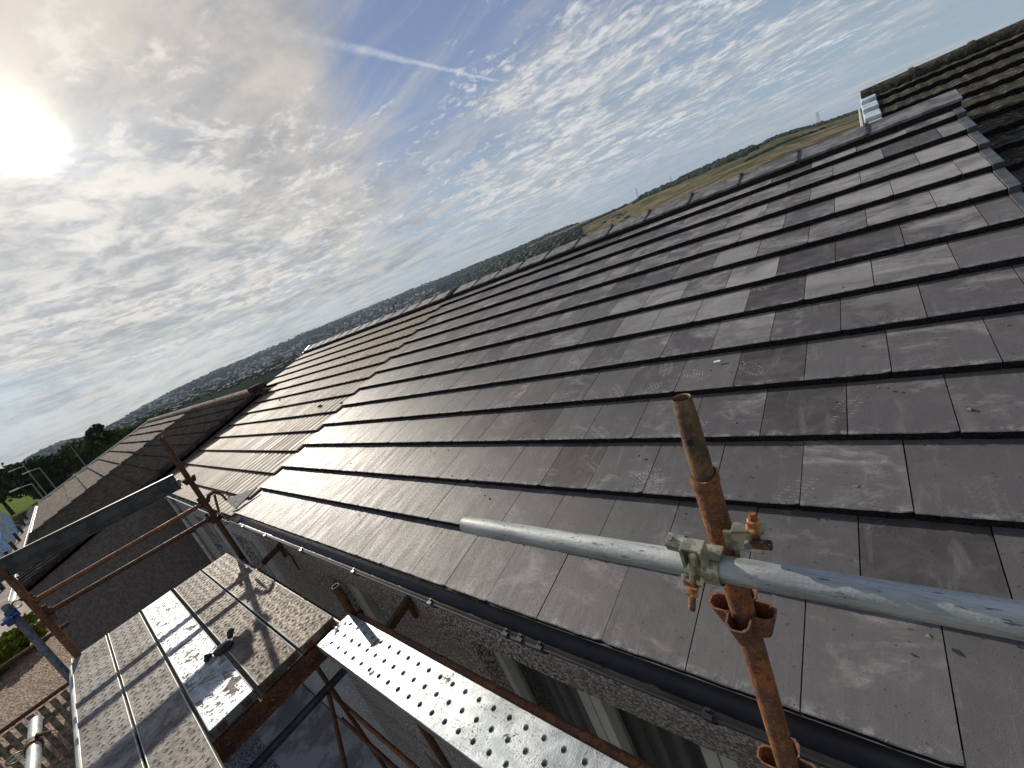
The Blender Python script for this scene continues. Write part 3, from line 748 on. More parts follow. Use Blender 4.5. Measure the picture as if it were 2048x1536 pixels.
# deck under tiles
def slab(name, x0, x1, v0, v1, h0, h1, m, parent):
    q = MB(); a = [RP(x0, v0, h0), RP(x1, v0, h0), RP(x1, v1, h0), RP(x0, v1, h0), RP(x0, v0, h1), RP(x1, v0, h1), RP(x1, v1, h1), RP(x0, v1, h1)]
    q.add(a, [(0,3,2,1),(4,5,6,7),(0,1,5,4),(1,2,6,5),(2,3,7,6),(3,0,4,7)]); return q.mk(name, m, parent)
slab('underlay', XB+.01, .85, .35, 13.1, -.085, -.055, deckm, H1)
LIP = .040
def tilemesh(name, m, wdt, L, lip=LIP, thick=.016, prof=None, chips=True, nx=10, seed=0, over=.07):
    """flat interlocking tile: local x across, y up the slope, front lip at y=0 and z=0"""
    rg = random.Random(seed); vs = []; fs = []
    rows = [0, .004, L*.5, L+over]
    def zt(y): return -lip*(y/L)
    xs = [wdt*i/nx for i in range(nx+1)]
    jit = [(rg.uniform(-.0012, .0012) if chips else 0) for _ in xs]
    if chips and rg.random() < .5:
        k = rg.choice((0, nx)); jit[k] += .006
    P0 = prof or (lambda x: 0)
    for ri, y in enumerate(rows):
        for i, x in enumerate(xs):
            zz = zt(y)+P0(x)-(.0025 if ri == 0 else 0)+(rg.uniform(-.0004, .0004) if ri < 2 else 0)
            vs.append((x, y+(jit[i] if ri < 2 else 0), zz))
    n = nx+1
    for r_ in range(3):
        for i in range(nx): fs.append((r_*n+i, r_*n+i+1, (r_+1)*n+i+1, (r_+1)*n+i))
    b0 = len(vs)                       # front face bottom and underside
    for i, x in enumerate(xs): vs.append((x, .003+jit[i], -lip+P0(x)*.3-.001))
    b1 = len(vs)
    for i, x in enumerate(xs): vs.append((x, L+over, zt(L+over)-thick))
    for i in range(nx):
        fs.append((i+1, i, b0+i, b0+i+1)); fs.append((b0+i, b1+i, b1+i+1, b0+i+1)); fs.append((b1+i, 3*n+i, 3*n+i+1, b1+i+1))
    fs.append((0, n, 2*n, 3*n, b1, b0)); fs.append((nx, b0+nx, b1+nx, 3*n+nx, 2*n+nx, n+nx))
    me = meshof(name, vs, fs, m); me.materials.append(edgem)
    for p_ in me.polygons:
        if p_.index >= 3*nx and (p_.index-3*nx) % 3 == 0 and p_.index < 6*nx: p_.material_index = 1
    return me
newmeshes = [tilemesh('roof_tile', newtile, .2965, GA, seed=k) for k in range(7)]
OFF = [0, .534, .064, -.423, .070, -.401, .123, -.362, .10, -.38, .10, -.38, .10]
def halfprof(x, w0): return 0
cnt = 0
for c in range(13):
    v0 = [.10, 1.094][c] if c < 2 else float(c)
    vn = 1.094 if c == 0 else (2.0 if c == 1 else c+1.)
    Lc = (vn-v0)*GA
    off = OFF[c]
    k = -4
    while True:
        xr = -(k+off)*TW; xl = xr-TW; k += 1
        if xl < XB-.02: break
        if xl > XR-.02 : continue
        sx_ = 1.
        x_left = xl
        if xr > XR: sx_ = (XR-xl)/TW
        if xl < XB+.14 and xl-TW < XB-.02: pass
        if sx_ < .12: continue
        hj = random.uniform(-.0012, .0012)
        me = random.choice(newmeshes)
        o = inst('roof_tile', me, H1, RP(x_left+.0018, v0, hj), (PITCH, 0, random.uniform(-.002, .002)), (sx_, Lc/GA, 1)); cnt += 1
        if c == 0 and abs(x_left-(-4.5)) < .2: o.rotation_euler[2] = .012
    # filler piece at the old/new joint
    rest = (xl+TW)-XB
    if .03 < rest: inst('roof_tile', newmeshes[0], H1, RP(XB, v0, 0), (PITCH, 0, 0), (rest/TW*.98, Lc/GA, 1)); cnt += 1
# dry verge units down the right-hand edge
for c in range(13):
    v0 = .1 if c == 0 else (1.094 if c == 1 else float(c)); v1 = c+1.06
    q = MB(); w0, w1 = XR+.003, XR+.048
    h = .006
    a = [RP(w0, v0-.03, h), RP(w1, v0-.03, h), RP(w1, v1, h-LIP), RP(w0, v1, h-LIP), RP(w0, v0-.03, -.03), RP(w1, v0-.03, -.11), RP(w1, v1, -.03-.11), RP(w0, v1, -.06)]
    q.add(a, [(0,3,2,1),(4,5,6,7),(0,1,5,4),(1,2,6,5),(2,3,7,6),(3,0,4,7)]); q.mk('verge_unit', leadgrey, H1, bevel=.004)
# raised edge strip where the new tiles meet the old
for c in range(13):
    v0 = .1 if c == 0 else (1.094 if c == 1 else float(c))
    q = MB(); a = [RP(XB-.022, v0, .001), RP(XB+.012, v0, .001), RP(XB+.012, c+1., .001-LIP), RP(XB-.022, c+1., .001-LIP), RP(XB-.022, v0, -.03), RP(XB+.012, v0, -.03), RP(XB+.012, c+1., -.05), RP(XB-.022, c+1., -.05)]
    q.add(a, [(0,3,2,1),(4,5,6,7),(0,1,5,4),(1,2,6,5),(2,3,7,6),(3,0,4,7)]); q.mk('bonding_strip', newtile, H1)
# ridge
def ridge_piece(x0, x1, y0, yr, z0, zr, th=.018):
    s = MB(); yb = 2*yr-y0
    pr = [(y0, z0), (yr-.03, zr-.012), (yr, zr), (yr+.03, zr-.012), (yb, z0), (yb, z0-th-.01), (yr, zr-th*1.4), (y0, z0-th-.01)]
    s.ring([[(x0, a, b) for a, b in pr], [(x1, a, b) for a, b in pr]], cap0=True, cap1=True); return s
xj = [XR+.06, .354]+[.354-.4795*k for k in range(1, 12)]
for a, b in zip(xj, xj[1:]): ridge_piece(b+.004, a-.004, LIPY, RIDGE_Y, LIPZ, RIDGE_Z, .009).mk('ridge_tile', ridgem, H1)
for x in xj[1:-1]:
    q = MB(); q.sweep([(LIPY-.006, LIPZ-.035), (LIPY-.004, LIPZ+.006), (RIDGE_Y, RIDGE_Z+.007), (2*RIDGE_Y-LIPY, LIPZ+.006), (RIDGE_Y, RIDGE_Z-.03), (LIPY+.02, LIPZ-.03)], (x-.007, 0, 0), (x+.007, 0, 0), (0, 1, 0), (0, 0, 1)); q.mk('ridge_clip', blackpvc, H1)
    q = MB(); q.box(x-.022, x+.022, LIPY-.012, LIPY+.002, LIPZ+.002, LIPZ+.009); q.box(x-.018, x+.018, RIDGE_Y-.03, RIDGE_Y-.015, RIDGE_Z+.002, RIDGE_Z+.016); q.mk('ridge_screw', lampgrey, H1)
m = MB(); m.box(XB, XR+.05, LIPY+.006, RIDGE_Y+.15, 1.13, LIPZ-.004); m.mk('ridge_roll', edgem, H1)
# back slope
def back(x0, x1, parent, m_, ry=RIDGE_Y, rz=1.232, depth=4.4):
    dz = depth*math.tan(PITCH); q = MB()
    q.add([(x0, ry, rz), (x1, ry, rz), (x1, ry+depth, rz-dz), (x0, ry+depth, rz-dz), (x0, ry, rz-.06), (x1, ry, rz-.06), (x1, ry+depth, rz-dz-.06), (x0, ry+depth, rz-dz-.06)], [(0,1,2,3),(4,7,6,5),(0,4,5,1),(1,5,6,2),(2,6,7,3),(3,7,4,0)])
    return q.mk('back_roof', m_, parent)
back(XB, .8, H1, newtile)
# gutter
def gutter(x0, x1, yc, zc, r, m_, parent, name='gutter', lipr=.006):
    pr = [(yc-r*math.cos(a), zc-r*.95*math.sin(a)) for a in [math.pi*i/14 for i in range(15)]]
    inn = [(yc-(r-.004)*math.cos(a), zc-(r-.004)*.95*math.sin(a)) for a in [math.pi*i/14 for i in range(14, -1, -1)]]
    q = MB(); q.sweep(pr+inn, (x0, 0, 0), (x1, 0, 0), (0, 1, 0), (0, 0, 1))
    q.tube((x0, yc-r, zc), (x1, yc-r, zc), lipr, n=8)
    return autosmooth(q.mk(name, m_, parent))
GY, GZZ, GR = .006, -.030, .056
gutter(-1.0, .80, GY, GZZ, GR, blackpvc, H1); gutter(XB+.03, -.99, GY, GZZ-.001, GR*.98, blackpvc, H1)
gutter(-1.03, -.86, GY, GZZ-.004, GR*1.07, blackpvc, H1, 'gutter_union', .008)
for x in (-1.022, -.943, -.843, -1.543, -2.337, -3.156, -3.96, -4.6, -.221, .55):
    r_ = GR+.006; q = MB(); pr = [(GY-r_*math.cos(a), GZZ-r_*math.sin(a)) for a in [math.pi*(i/12) for i in range(13)]]; inn = [(GY-(r_-.004)*math.cos(a), GZZ-(r_-.004)*math.sin(a)) for a in [math.pi*(i/12) for i in range(12, -1, -1)]]
    q.sweep(pr+inn, (x-.014, 0, 0), (x+.014, 0, 0), (0, 1, 0), (0, 0, 1))
    q.box(x-.014, x+.014, GY-r_-.006, GY-r_+.022, GZZ+.004, GZZ+.011); q.box(x-.008, x+.008, GY-r_+.012, GY-r_+.02, GZZ+.008, GZZ+.02)
    q.mk('gutter_bracket', blackpvc, H1)
# --- old roof house
H2 = thing('terraced_house', 'house with the old ribbed light brown roof, middle of the row', 'house', (-7.6, 2, GZ), 'houses of the terrace')
holes2 = [(-6.35, -5.45, -1.6, -.5), (-8.6, -7.3, -1.6, -.5)]
m = MB(); wallgrid(m, XL+.3, XB-.002, .08, .38, GZ, -.13, holes2); m.mk('wall', pebB, H2)
m = MB(); m.box(XL+.3, XB-.002, 8.7, 9.0, GZ, -.1); m.mk('wall', pebB, H2)
m = MB(); m.box(XL+.02, XB-.01, .055, .079, -.16, -.02); m.mk('fascia', whitepvc, H2)
window(H2, -6.35, -5.45, -1.6, -.5, (-5.9,)); window(H2, -8.6, -7.3, -1.6, -.5, (-8.0,))
slab('underlay', XL+.01, XB-.01, .2, 8.1, -.085, -.055, deckm, H2); slab('underlay', -11.08, XB-.01, 8.11, 13.1, -.085, -.055, deckm, H2)
def oldprof(x):
    t = (x/.2965*3) % 1.0
    return .013*abs(math.sin(math.pi*x/.2965*2))**.6-.006
oldmeshes = [tilemesh('roof_tile', oldtile, .2975, GA, prof=oldprof, nx=30, seed=20+k, chips=False) for k in range(4)]
c = 0; vv = -.32
while vv < 12.6:
    v0 = max(vv, -.02); vn = vv+1.
    xl_end = -11.1 if vv > 8.1 else XL
    x = XB-.025
    while x-TW > xl_end-.05:
        if random.random() < 2:
            inst('roof_tile', random.choice(oldmeshes), H2, RP(x-TW, v0, random.uniform(-.0015, .0015)), (PITCH, 0, random.uniform(-.002, .002)), (1, (vn-v0), 1))
        x -= TW
    if x-xl_end > .04: inst('roof_tile', oldmeshes[0], H2, RP(xl_end, v0, 0), (PITCH, 0, 0), ((x-xl_end)/TW, (vn-v0), 1))
    vv += 1.
x = XB-.02
while x > -11.0:
    ridge_piece(max(x-.45, -11.1)+.004, x-.004, LIPY, RIDGE_Y, LIPZ, RIDGE_Z, .009).mk('ridge_tile', ridgem, H2)
    q = MB(); q.sweep([(LIPY-.006, LIPZ-.03), (LIPY-.004, LIPZ+.008), (RIDGE_Y, RIDGE_Z+.010), (2*RIDGE_Y-LIPY, LIPZ+.006), (RIDGE_Y, RIDGE_Z-.03), (LIPY+.02, LIPZ-.03)], (x-.009, 0, 0), (x+.009, 0, 0), (0, 1, 0), (0, 0, 1)); q.mk('ridge_clip', ridgem, H2)
    x -= .45
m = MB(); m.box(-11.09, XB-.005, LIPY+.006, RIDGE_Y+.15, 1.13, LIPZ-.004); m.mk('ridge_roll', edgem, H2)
m = MB(); m.sweep([(LIPY, LIPZ-.02), (RIDGE_Y, RIDGE_Z+.02), (2*RIDGE_Y-LIPY, LIPZ-.02), (RIDGE_Y, RIDGE_Z-.09)], (-11.15, 0, 0), (-11.105, 0, 0), (0, 1, 0), (0, 0, 1)); m.mk('ridge_end_cap', whitepvc, H2)
back(-11.1, XB-.01, H2, oldtile)
gutter(XL-.02, XB+.02, GY-.004, GZZ-.012, GR, greygutter, H2)
mb = MB()
for k in range(260):
    x = random.uniform(XL+.1, XB-.2); y_ = GY+random.uniform(-.035, .035)
    if math.sin(x*7)+math.sin(x*17) < -.6: continue
    blob(mb, (x, y_, GZZ-.022+random.uniform(0, .014)), .018, .010)
tag(mb.mk('gutter_moss', mossgut, H2), kind='stuff')
DX, DY = -9.72, .0
q = MB(); q.path([(DX, GY, GZZ-.05), (DX, GY, GZZ-.14), (DX, .035, GZZ-.2), (DX, .04, -.9)], .034, 12); q.tube((DX, .04, -.88), (DX, .04, GZ), .034, n=12); q.tube((DX, .04, -.88), (DX, .04, -1.0), .041, n=12); autosmooth(q.mk('downpipe', greygutter, H2))
for z_ in (-1.02, -2.8): q = MB(); q.box(DX-.05, DX+.05, .0, .079, z_, z_+.03); q.mk('pipe_clip', blackpvc, H2)
# --- dark pantile house, set forward and lower
K3 = .2872
def RD(X, s, h=0.):                   # s = metres up the slope from the eave
    a = math.atan(K3); return Vector((X, -2.08+s*math.cos(a)-h*math.sin(a), -.445+s*math.sin(a)+h*math.cos(a)))
A3 = math.atan(K3); SL3 = 4.70
H3 = thing('pantile_house', 'lower house with a shaded dark pantile roof left of the row', 'house', (-13.3, 0, GZ), 'houses further down the terrace')
H4 = thing('weathered_house', 'far end house with rough sunlit weathered tiles', 'house', (-21.5, 0, GZ), 'houses further down the terrace')
m = MB(); yf, yr_, yb_ = -2.0, 2.44, 6.9; zf = -.50; zr_ = .80
m.add([(XL+.0, yf, GZ), (XL+.0, yb_, GZ), (XL+.0, yb_, zf), (XL+.0, yr_, zr_), (XL+.0, yf, zf), (XL-.25, yf, GZ), (XL-.25, yb_, GZ), (XL-.25, yb_, zf), (XL-.25, yr_, zr_), (XL-.25, yf, zf)],
      [(0,1,2,3,4), (9,8,7,6,5), (0,4,9,5), (4,3,8,9), (3,2,7,8), (2,1,6,7), (1,0,5,6)])
m.mk('gable_wall', render_dark, H3)
m = MB(); m.box(-16.5, XL-.251, yf, yf+.25, GZ, zf); m.mk('wall', pebB, H3)
m = MB(); m.box(-16.5, XL-.251, yb_-.25, yb_, GZ, zf); m.mk('wall', pebB, H3)
m = MB(); m.box(-25.9, -16.502, yf, yf+.25, GZ, zf); m.box(-25.9, -16.502, yb_-.25, yb_, GZ, zf); m.mk('wall', render_pale, H4)
def roll(x, amp):
    t = (x % .3)/.3
    return amp*(math.sin(math.pi*min(1, t/.42)) if t < .42 else -.25*math.sin(math.pi*(t-.42)/.58))
def courses(x0, x1, n, amp, lip, m_, parent, name, dx=.03, jit=0.):
    mb = MB(); nx = int(round((x1-x0)/dx)); g_ = SL3/n
    for c in range(n):
        rows = []
        for s, h, k in ((c*g_, 0.-lip, 0), (c*g_, 0., 1), (c*g_+g_*.5, -lip*.5, 1), ((c+1)*g_, -lip, 1)):
            rows.append([RD(x0+(x1-x0)*i/nx, s, h+(roll(x0+(x1-x0)*i/nx, amp) if k else -.03)+(mnoise.noise(Vector((i*.11, c*3.1+s*4, 2.)))*jit)) for i in range(nx+1)])
        mb.ring(rows, close_ring=False)
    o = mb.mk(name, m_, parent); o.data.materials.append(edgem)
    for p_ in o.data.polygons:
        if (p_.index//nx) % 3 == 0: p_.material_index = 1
    tag(o, kind='stuff'); return o
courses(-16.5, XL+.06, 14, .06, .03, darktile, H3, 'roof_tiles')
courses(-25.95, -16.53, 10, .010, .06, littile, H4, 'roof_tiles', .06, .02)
for hh, a, b in ((H3, -16.5, XL), (H4, -25.95, -16.52)):
    q = MB(); q.add([RD(a, .02, -.12), RD(b, .02, -.12), RD(b, SL3, -.12), RD(a, SL3, -.12), RD(a, .02, -.06), RD(b, .02, -.06), RD(b, SL3, -.06), RD(a, SL3, -.06)], [(0,3,2,1),(4,5,6,7),(0,1,5,4),(1,2,6,5),(2,3,7,6),(3,0,4,7)]); q.mk('underlay', deckm, hh)
    q = MB(); dz = 4.5*K3; q.add([(a, yr_, zr_+.03), (b, yr_, zr_+.03), (b, yr_+4.5, zr_-dz), (a, yr_+4.5, zr_-dz), (a, yr_, zr_-.05), (b, yr_, zr_-.05), (b, yr_+4.5, zr_-dz-.08), (a, yr_+4.5, zr_-dz-.08)], [(0,1,2,3),(4,7,6,5),(0,4,5,1),(1,5,6,2),(2,6,7,3),(3,7,4,0)]); q.mk('back_roof', darktile if hh is H3 else littile, hh)
    gutter(a, b+.05, -2.14, -.50, .055, whitepvc, hh)
    q = MB(); q.box(a, b, -2.1, -2.0, -.62, -.49); q.mk('soffit', whitepvc, hh)
for s in range(14):                    # stepped verge of the pantile roof, pale undercloak under each course
    g_ = SL3/14; q = MB(); q.add([RD(XL+.05, s*g_, .012), RD(XL+.10, s*g_, .012), RD(XL+.10, (s+1)*g_, -.015), RD(XL+.05, (s+1)*g_, -.015), RD(XL+.05, s*g_, -.05), RD(XL+.10, s*g_, -.05), RD(XL+.10, (s+1)*g_, -.06), RD(XL+.05, (s+1)*g_, -.06)], [(0,3,2,1),(4,5,6,7),(0,1,5,4),(1,2,6,5),(2,3,7,6),(3,0,4,7)]); q.mk('verge_tile', darktile, H3)
q = MB(); q.add([RD(-16.60, 0, .03), RD(-16.42, 0, .03), RD(-16.42, SL3, .03), RD(-16.60, SL3, .03), RD(-16.60, 0, -.06), RD(-16.42, 0, -.06), RD(-16.42, SL3, -.06), RD(-16.60, SL3, -.06)], [(0,3,2,1),(4,5,6,7),(0,1,5,4),(1,2,6,5),(2,3,7,6),(3,0,4,7)]); q.mk('verge_strip', littile, H4)
q = MB(); q.add([RD(-26.05, 0, .04), RD(-25.93, 0, .04), RD(-25.93, SL3, .04), RD(-26.05, SL3, .04), RD(-26.05, 0, -.1), RD(-25.93, 0, -.1), RD(-25.93, SL3, -.1), RD(-26.05, SL3, -.1)], [(0,3,2,1),(4,5,6,7),(0,1,5,4),(1,2,6,5),(2,3,7,6),(3,0,4,7)]); q.mk('verge_strip', greygutter, H4)
def hround(x0, x1, yc, zc, r, m_, parent, th=.0):
    q = MB(); pr = [(yc-r*math.cos(a), zc+r*.8*math.sin(a)) for a in [math.pi*i/10 for i in range(11)]]
    q.sweep(pr, (x0, 0, 0), (x1, 0, 0), (0, 1, 0), (0, 0, 1)); q.tube((x1-.04, yc, zc), (x1, yc, zc), r*.86, n=14); autosmooth(q.mk('ridge_tile', m_, parent))
x = XL+.08
while x > -16.4: hround(max(x-.44, -16.45), x, 2.44, .84, .12, mossridge, H3); x -= .45
x = -16.5
while x > -25.8: hround(max(x-.40, -25.9), x, 2.44, .84, .12, pavem, H4); x -= .45
q = MB(); q.obox((XL-.12, 2.44, .90), (.22, 0, 0), (0, .15, 0), (0, 0, .07)); q.mk('ridge_end', darktile, H3, bevel=.05)
# --- right-hand mossy house, set back and higher
H5 = thing('mossy_house', 'higher house with a dark mossy roof at the right', 'house', (3.4, 4, GZ), 'houses of the terrace')
Y5, Z5, X5 = 6.42, 1.60, .40
ca5, sa5 = math.cos(PITCH), math.sin(PITCH)
def RM(X, s, h=0.): return Vector((X, Y5-s*ca5-h*sa5, Z5-s*sa5+h*ca5))   # s = metres down from the ridge
mossmeshes = [tilemesh('roof_tile', mossy, .298, .345, lip=.045, seed=40+k, nx=12, prof=lambda x: .004*math.sin(x*57)) for k in range(4)]
for c in range(14):
    s = .30+.345*c; Pm = RM(0, s)
    x = X5+.10 if Pm.y > 4.62 else .90
    if c % 2: x -= .0
    while x < 4.6:
        if x+.3 > x: inst('roof_tile', random.choice(mossmeshes), H5, RM(x, s+.0, random.uniform(-.003, .003)), (PITCH, 0, random.uniform(-.006, .006))); x += .30
q = MB(); q.add([RM(.90, .1, -.09), RM(4.9, .1, -.09), RM(4.9, 5.1, -.09), RM(.90, 5.1, -.09), RM(.90, .1, -.06), RM(4.9, .1, -.06), RM(4.9, 5.1, -.06), RM(.90, 5.1, -.06)], [(0,3,2,1),(4,5,6,7),(0,1,5,4),(1,2,6,5),(2,3,7,6),(3,0,4,7)]); q.mk('underlay', deckm, H5)
q = MB(); q.add([RM(X5+.02, .05, -.09), RM(.899, .05, -.09), RM(.899, 1.95, -.09), RM(X5+.02, 1.95, -.09), RM(X5+.02, .05, -.06), RM(.899, .05, -.06), RM(.899, 1.95, -.06), RM(X5+.02, 1.95, -.06)], [(0,3,2,1),(4,5,6,7),(0,1,5,4),(1,2,6,5),(2,3,7,6),(3,0,4,7)]); q.mk('underlay', deckm, H5)
back(X5+.05, 4.9, H5, mossy, Y5, Z5-.06, 4.6)
x = X5-.02
while x < 4.6:
    q = MB(); r_ = .125; pr = [(Y5-r_*math.cos(a), Z5-.05+r_*.85*math.sin(a)) for a in [math.pi*i/10 for i in range(11)]]; q.sweep(pr, (x, 0, 0), (x+.445, 0, 0), (0, 1, 0), (0, 0, 1))
    pr = [(Y5-(r_+.012)*math.cos(a), Z5-.05+(r_+.012)*.87*math.sin(a)) for a in [math.pi*i/10 for i in range(11)]]; q.sweep(pr, (x+.41, 0, 0), (x+.45, 0, 0), (0, 1, 0), (0, 0, 1))
    autosmooth(q.mk('ridge_tile', mossy, H5)); x += .45
for c in range(5):                     # pale interlocking verge caps
    s = .30+.345*c
    q = MB(); q.add([RM(X5-.03, s, .02), RM(X5+.10, s, .02), RM(X5+.10, s-.335, -.02), RM(X5-.03, s-.335, -.02), RM(X5-.03, s, -.10), RM(X5+.10, s, -.05), RM(X5+.10, s-.335, -.06), RM(X5-.03, s-.335, -.12)], [(0,3,2,1),(4,5,6,7),(0,1,5,4),(1,2,6,5),(2,3,7,6),(3,0,4,7)]); q.mk('verge_cap', whiteverge, H5, bevel=.008)
q = MB(); q.add([RM(X5-.06, .02, -.10), RM(X5-.045, .02, -.10), RM(X5-.045, 1.9, -.10), RM(X5-.06, 1.9, -.10), RM(X5-.06, .02, -.27), RM(X5-.045, .02, -.27), RM(X5-.045, 1.9, -.27), RM(X5-.06, 1.9, -.27)], [(0,3,2,1),(4,5,6,7),(0,1,5,4),(1,2,6,5),(2,3,7,6),(3,0,4,7)]); q.mk('bargeboard', creamframe, H5)
q = MB(); q.box(.86, 4.8, 1.75, 2.0, GZ, .05); q.box(4.6, 4.8, 2.0, 10.5, GZ, .3); q.mk('wall', render_dark, H5)
yA = 4.75
q = MB(); q.add([(X5, yA, .2), (X5, 6.4, .2), (X5, 6.4, Z5-.15), (X5, yA, Z5-.15-(6.4-yA)*math.tan(PITCH)), (X5+.1, yA, .2), (X5+.1, 6.4, .2), (X5+.1, 6.4, Z5-.15), (X5+.1, yA, Z5-.15-(6.4-yA)*math.tan(PITCH))], [(0,1,2,3),(4,7,6,5),(0,4,5,1),(1,5,6,2),(2,6,7,3),(3,7,4,0)]); q.mk('gable_wall', render_dark, H5)
q = MB(); q.add([RP(.872, .2, -.09), RP(.872, 12.9, -.09), (.872, 4.1, .0), (.872, .1, -.9), RP(.898, .2, -.09), RP(.898, 12.9, -.09), (.898, 4.1, .0), (.898, .1, -.9)], [(0,1,2,3),(4,7,6,5),(0,4,5,1),(1,5,6,2),(2,6,7,3),(3,7,4,0)]); q.mk('step_flashing', deckm, H5)
# hoops on the ridges
def hoop(X, y, z, r, label):
    q = MB(); pts = [(X+.0, y, z-.14), (X-.01, y, z)]+[(X+r-r*math.cos(a)-.01, y, z+r*.1+r*1.05*math.sin(a)) for a in [math.pi*.12*i for i in range(1, 7)]]
    q.path(pts, .011, 7); o = autosmooth(q.mk('cable_hoop', blackdull)); tag(o, label, 'cable hoop', 'hooped cables on the ridges')
hoop(-6.92, RIDGE_Y, RIDGE_Z+.05, .10, 'black bent cable hoop standing on the ribbed roof ridge')
hoop(-14.05, 2.44, .93, .16, 'thin bent hoop standing on the mossy orange ridge')
#PART2_END
# ================================================================== SCAFFOLD
def vpress(parent, x, y, z, m=rust, sc_=1., dirs=(0, 1, 2, 3)):
    """four pressed steel V loops welded round a standard"""
    for k in dirs:
        a = k*math.pi/2; ca, sa = math.cos(a), math.sin(a)
        def L(u, v_, h): return Vector((x+(u*ca-v_*sa)*sc_, y+(u*sa+v_*ca)*sc_, z+h*sc_))
        path_t = [(.018, -.024), (.052, -.022), (.0625, -.012), (.0635, 0), (.0625, .012), (.052, .022), (.018, .024)]
        path_b = [(.018, -.016), (.034, -.013), (.043, -.008), (.0455, 0), (.043, .008), (.034, .013), (.018, .016)]
        th = .0042; rows = []
        for t, off in ((0, 0), (.35, 0), (1, 0), (1, 1), (.35, 1), (0, 1)):
            rows.append([L(pt[0]*(1-t)+pb[0]*t-(th if off else 0)*(1 if i not in (0, 6) else 0), (pt[1]*(1-t)+pb[1]*t)*(1-.17*off), .030-.062*t) for i, (pt, pb) in enumerate(zip(path_t, path_b))])
        q = MB(); q.ring(rows, close_ring=False); n = 7
        q.f += [(5*n+i, 5*n+i+1, i+1, i) for i in range(n-1)]
        autosmooth(q.mk('pressed_loop', m, parent), 50)
GRP = 'scaffold standards'
def standard(x, y, z0, z1, label, m=rust, vz=(), spigot=None, seed=0, mv=None):
    t = thing('scaffold_standard', label, 'scaffold tube', (x, y, z0), GRP)
    q = MB(); q.tube((x, y, z0), (x, y, z1), .02415, n=28, wall=.0032, segs=14, dent=.006); autosmooth(q.mk('tube', m, t))
    for z in vz: vpress(t, x, y, z, mv or m)
    return t
# near rusty standard with its spigot
NX, NY = -.010, -.120
t = standard(NX, NY, GZ, .865, 'rusty orange upright crossing the new roof in the foreground', rust, (.512, .012, -.48))
q = MB(); n = 26
prof_ = [(.022, .80), (.0205, .83), (.0196, .86), (.0198, .92), (.0188, .99), (.0168, 1.028)]
hole_a = []
rings = [[(NX+r_*math.cos(2*math.pi*i/n), NY+r_*math.sin(2*math.pi*i/n), z) for i in range(n)] for r_, z in prof_]
rings += [[(NX+r_*math.cos(2*math.pi*i/n), NY+r_*math.sin(2*math.pi*i/n), z) for i in range(n)] for r_, z in ((.0160, 1.0295), (.0142, 1.028), (.0142, .9))]
q.ring(rings); autosmooth(q.mk('spigot', spigm, t))
q = MB(); hd = (CP-Vector((NX, NY, .945))); hd.z = 0; hd = (hd.normalized()+Vector((-.35, .05, 0))).normalized()
c0 = Vector((NX, NY, .948))+hd*.0188; u_ = hd.cross(Vector((0, 0, 1)))
q.ring([[c0+hd*(h+.0006)+u_*math.cos(a)*r_*(1)+Vector((0, 0, 1))*math.sin(a)*r_ for a in [2*math.pi*i/16 for i in range(16)]] for h, r_ in ((-.004, .0070), (.0004, .0066))], cap1=True); q.mk('pin_hole', blackdull, t)
q = MB(); q.ring([[(NX+r_*math.cos(2*math.pi*i/n), NY+r_*math.sin(2*math.pi*i/n), z+.006*math.sin(2*math.pi*i/n+.8)) for i in range(n)] for r_, z in ((.0242, .845), (.0262, .848), (.0266, .862), (.0255, .868), (.0230, .868), (.0215, .860))]); autosmooth(q.mk('collar', rust, t))
# galvanised guard rail
gx0, gx1 = Vector((-.712, -.186, .700)), Vector((1.9, -.183, .722))
q = MB(); q.tube(gx0, gx1, .0240, n=32, wall=.0035, segs=30, dent=.008); tag(autosmooth(q.mk('guard_rail', galv)), 'galvanised blue grey tube clamped across the near rusty upright', 'scaffold tube', 'scaffold rails')
# double coupler, yellow zinc
def arcplate(q, c, ax, r0, r1, a0, a1, u, v, n=16, hw=.024):
    c, ax, u, v = map(Vector, (c, ax, u, v)); rows = []
    for r_, h in ((r0, -hw), (r1, -hw), (r1, hw), (r0, hw)):
        rows.append([c+ax*h+(u*math.cos(a0+(a1-a0)*i/n)+v*math.sin(a0+(a1-a0)*i/n))*r_ for i in range(n+1)])
    q.ring(rows, close_ring=False); m_ = n+1; b = len(q.v)-4*m_
    q.f += [tuple(b+3*m_+k for k in (i, i+1))+(b+i+1, b+i) for i in range(n)]
    q.f += [(b, b+m_, b+2*m_, b+3*m_), (b+n, b+3*m_+n, b+2*m_+n, b+m_+n)]
CX, CZ = -.035, .706; RY = -.186
t = thing('scaffold_coupler', 'yellow zinc clamp joining the galvanised tube to the near rusty upright', 'coupler', (CX, RY, CZ), 'scaffold couplers')
X_, Y_, Z_ = Vector((1, 0, 0)), Vector((0, 1, 0)), Vector((0, 0, 1))
q = MB(); arcplate(q, (CX+.012, RY, CZ), X_, .0245, .0285, R(-80), R(200), Y_*-1, Z_, 22, .026); autosmooth(q.mk('rail_cap', yzinc, t))
q = MB(); arcplate(q, (NX, NY, CZ+.012), Z_, .0248, .0285, R(-125), R(80), Y_, X_*-1, 22, .024); autosmooth(q.mk('upright_saddle', yzinc, t))
q = MB(); q.obox((CX+.012, RY+.006, CZ+.031), (.030, 0, 0), (0, .018, 0), (0, 0, .003)); q.obox((NX+.050, RY+.030, CZ+.045), (.030, 0, 0), (0, .004, 0), (0, 0, .020)); q.mk('base_plate', yzinc, t, bevel=.002)
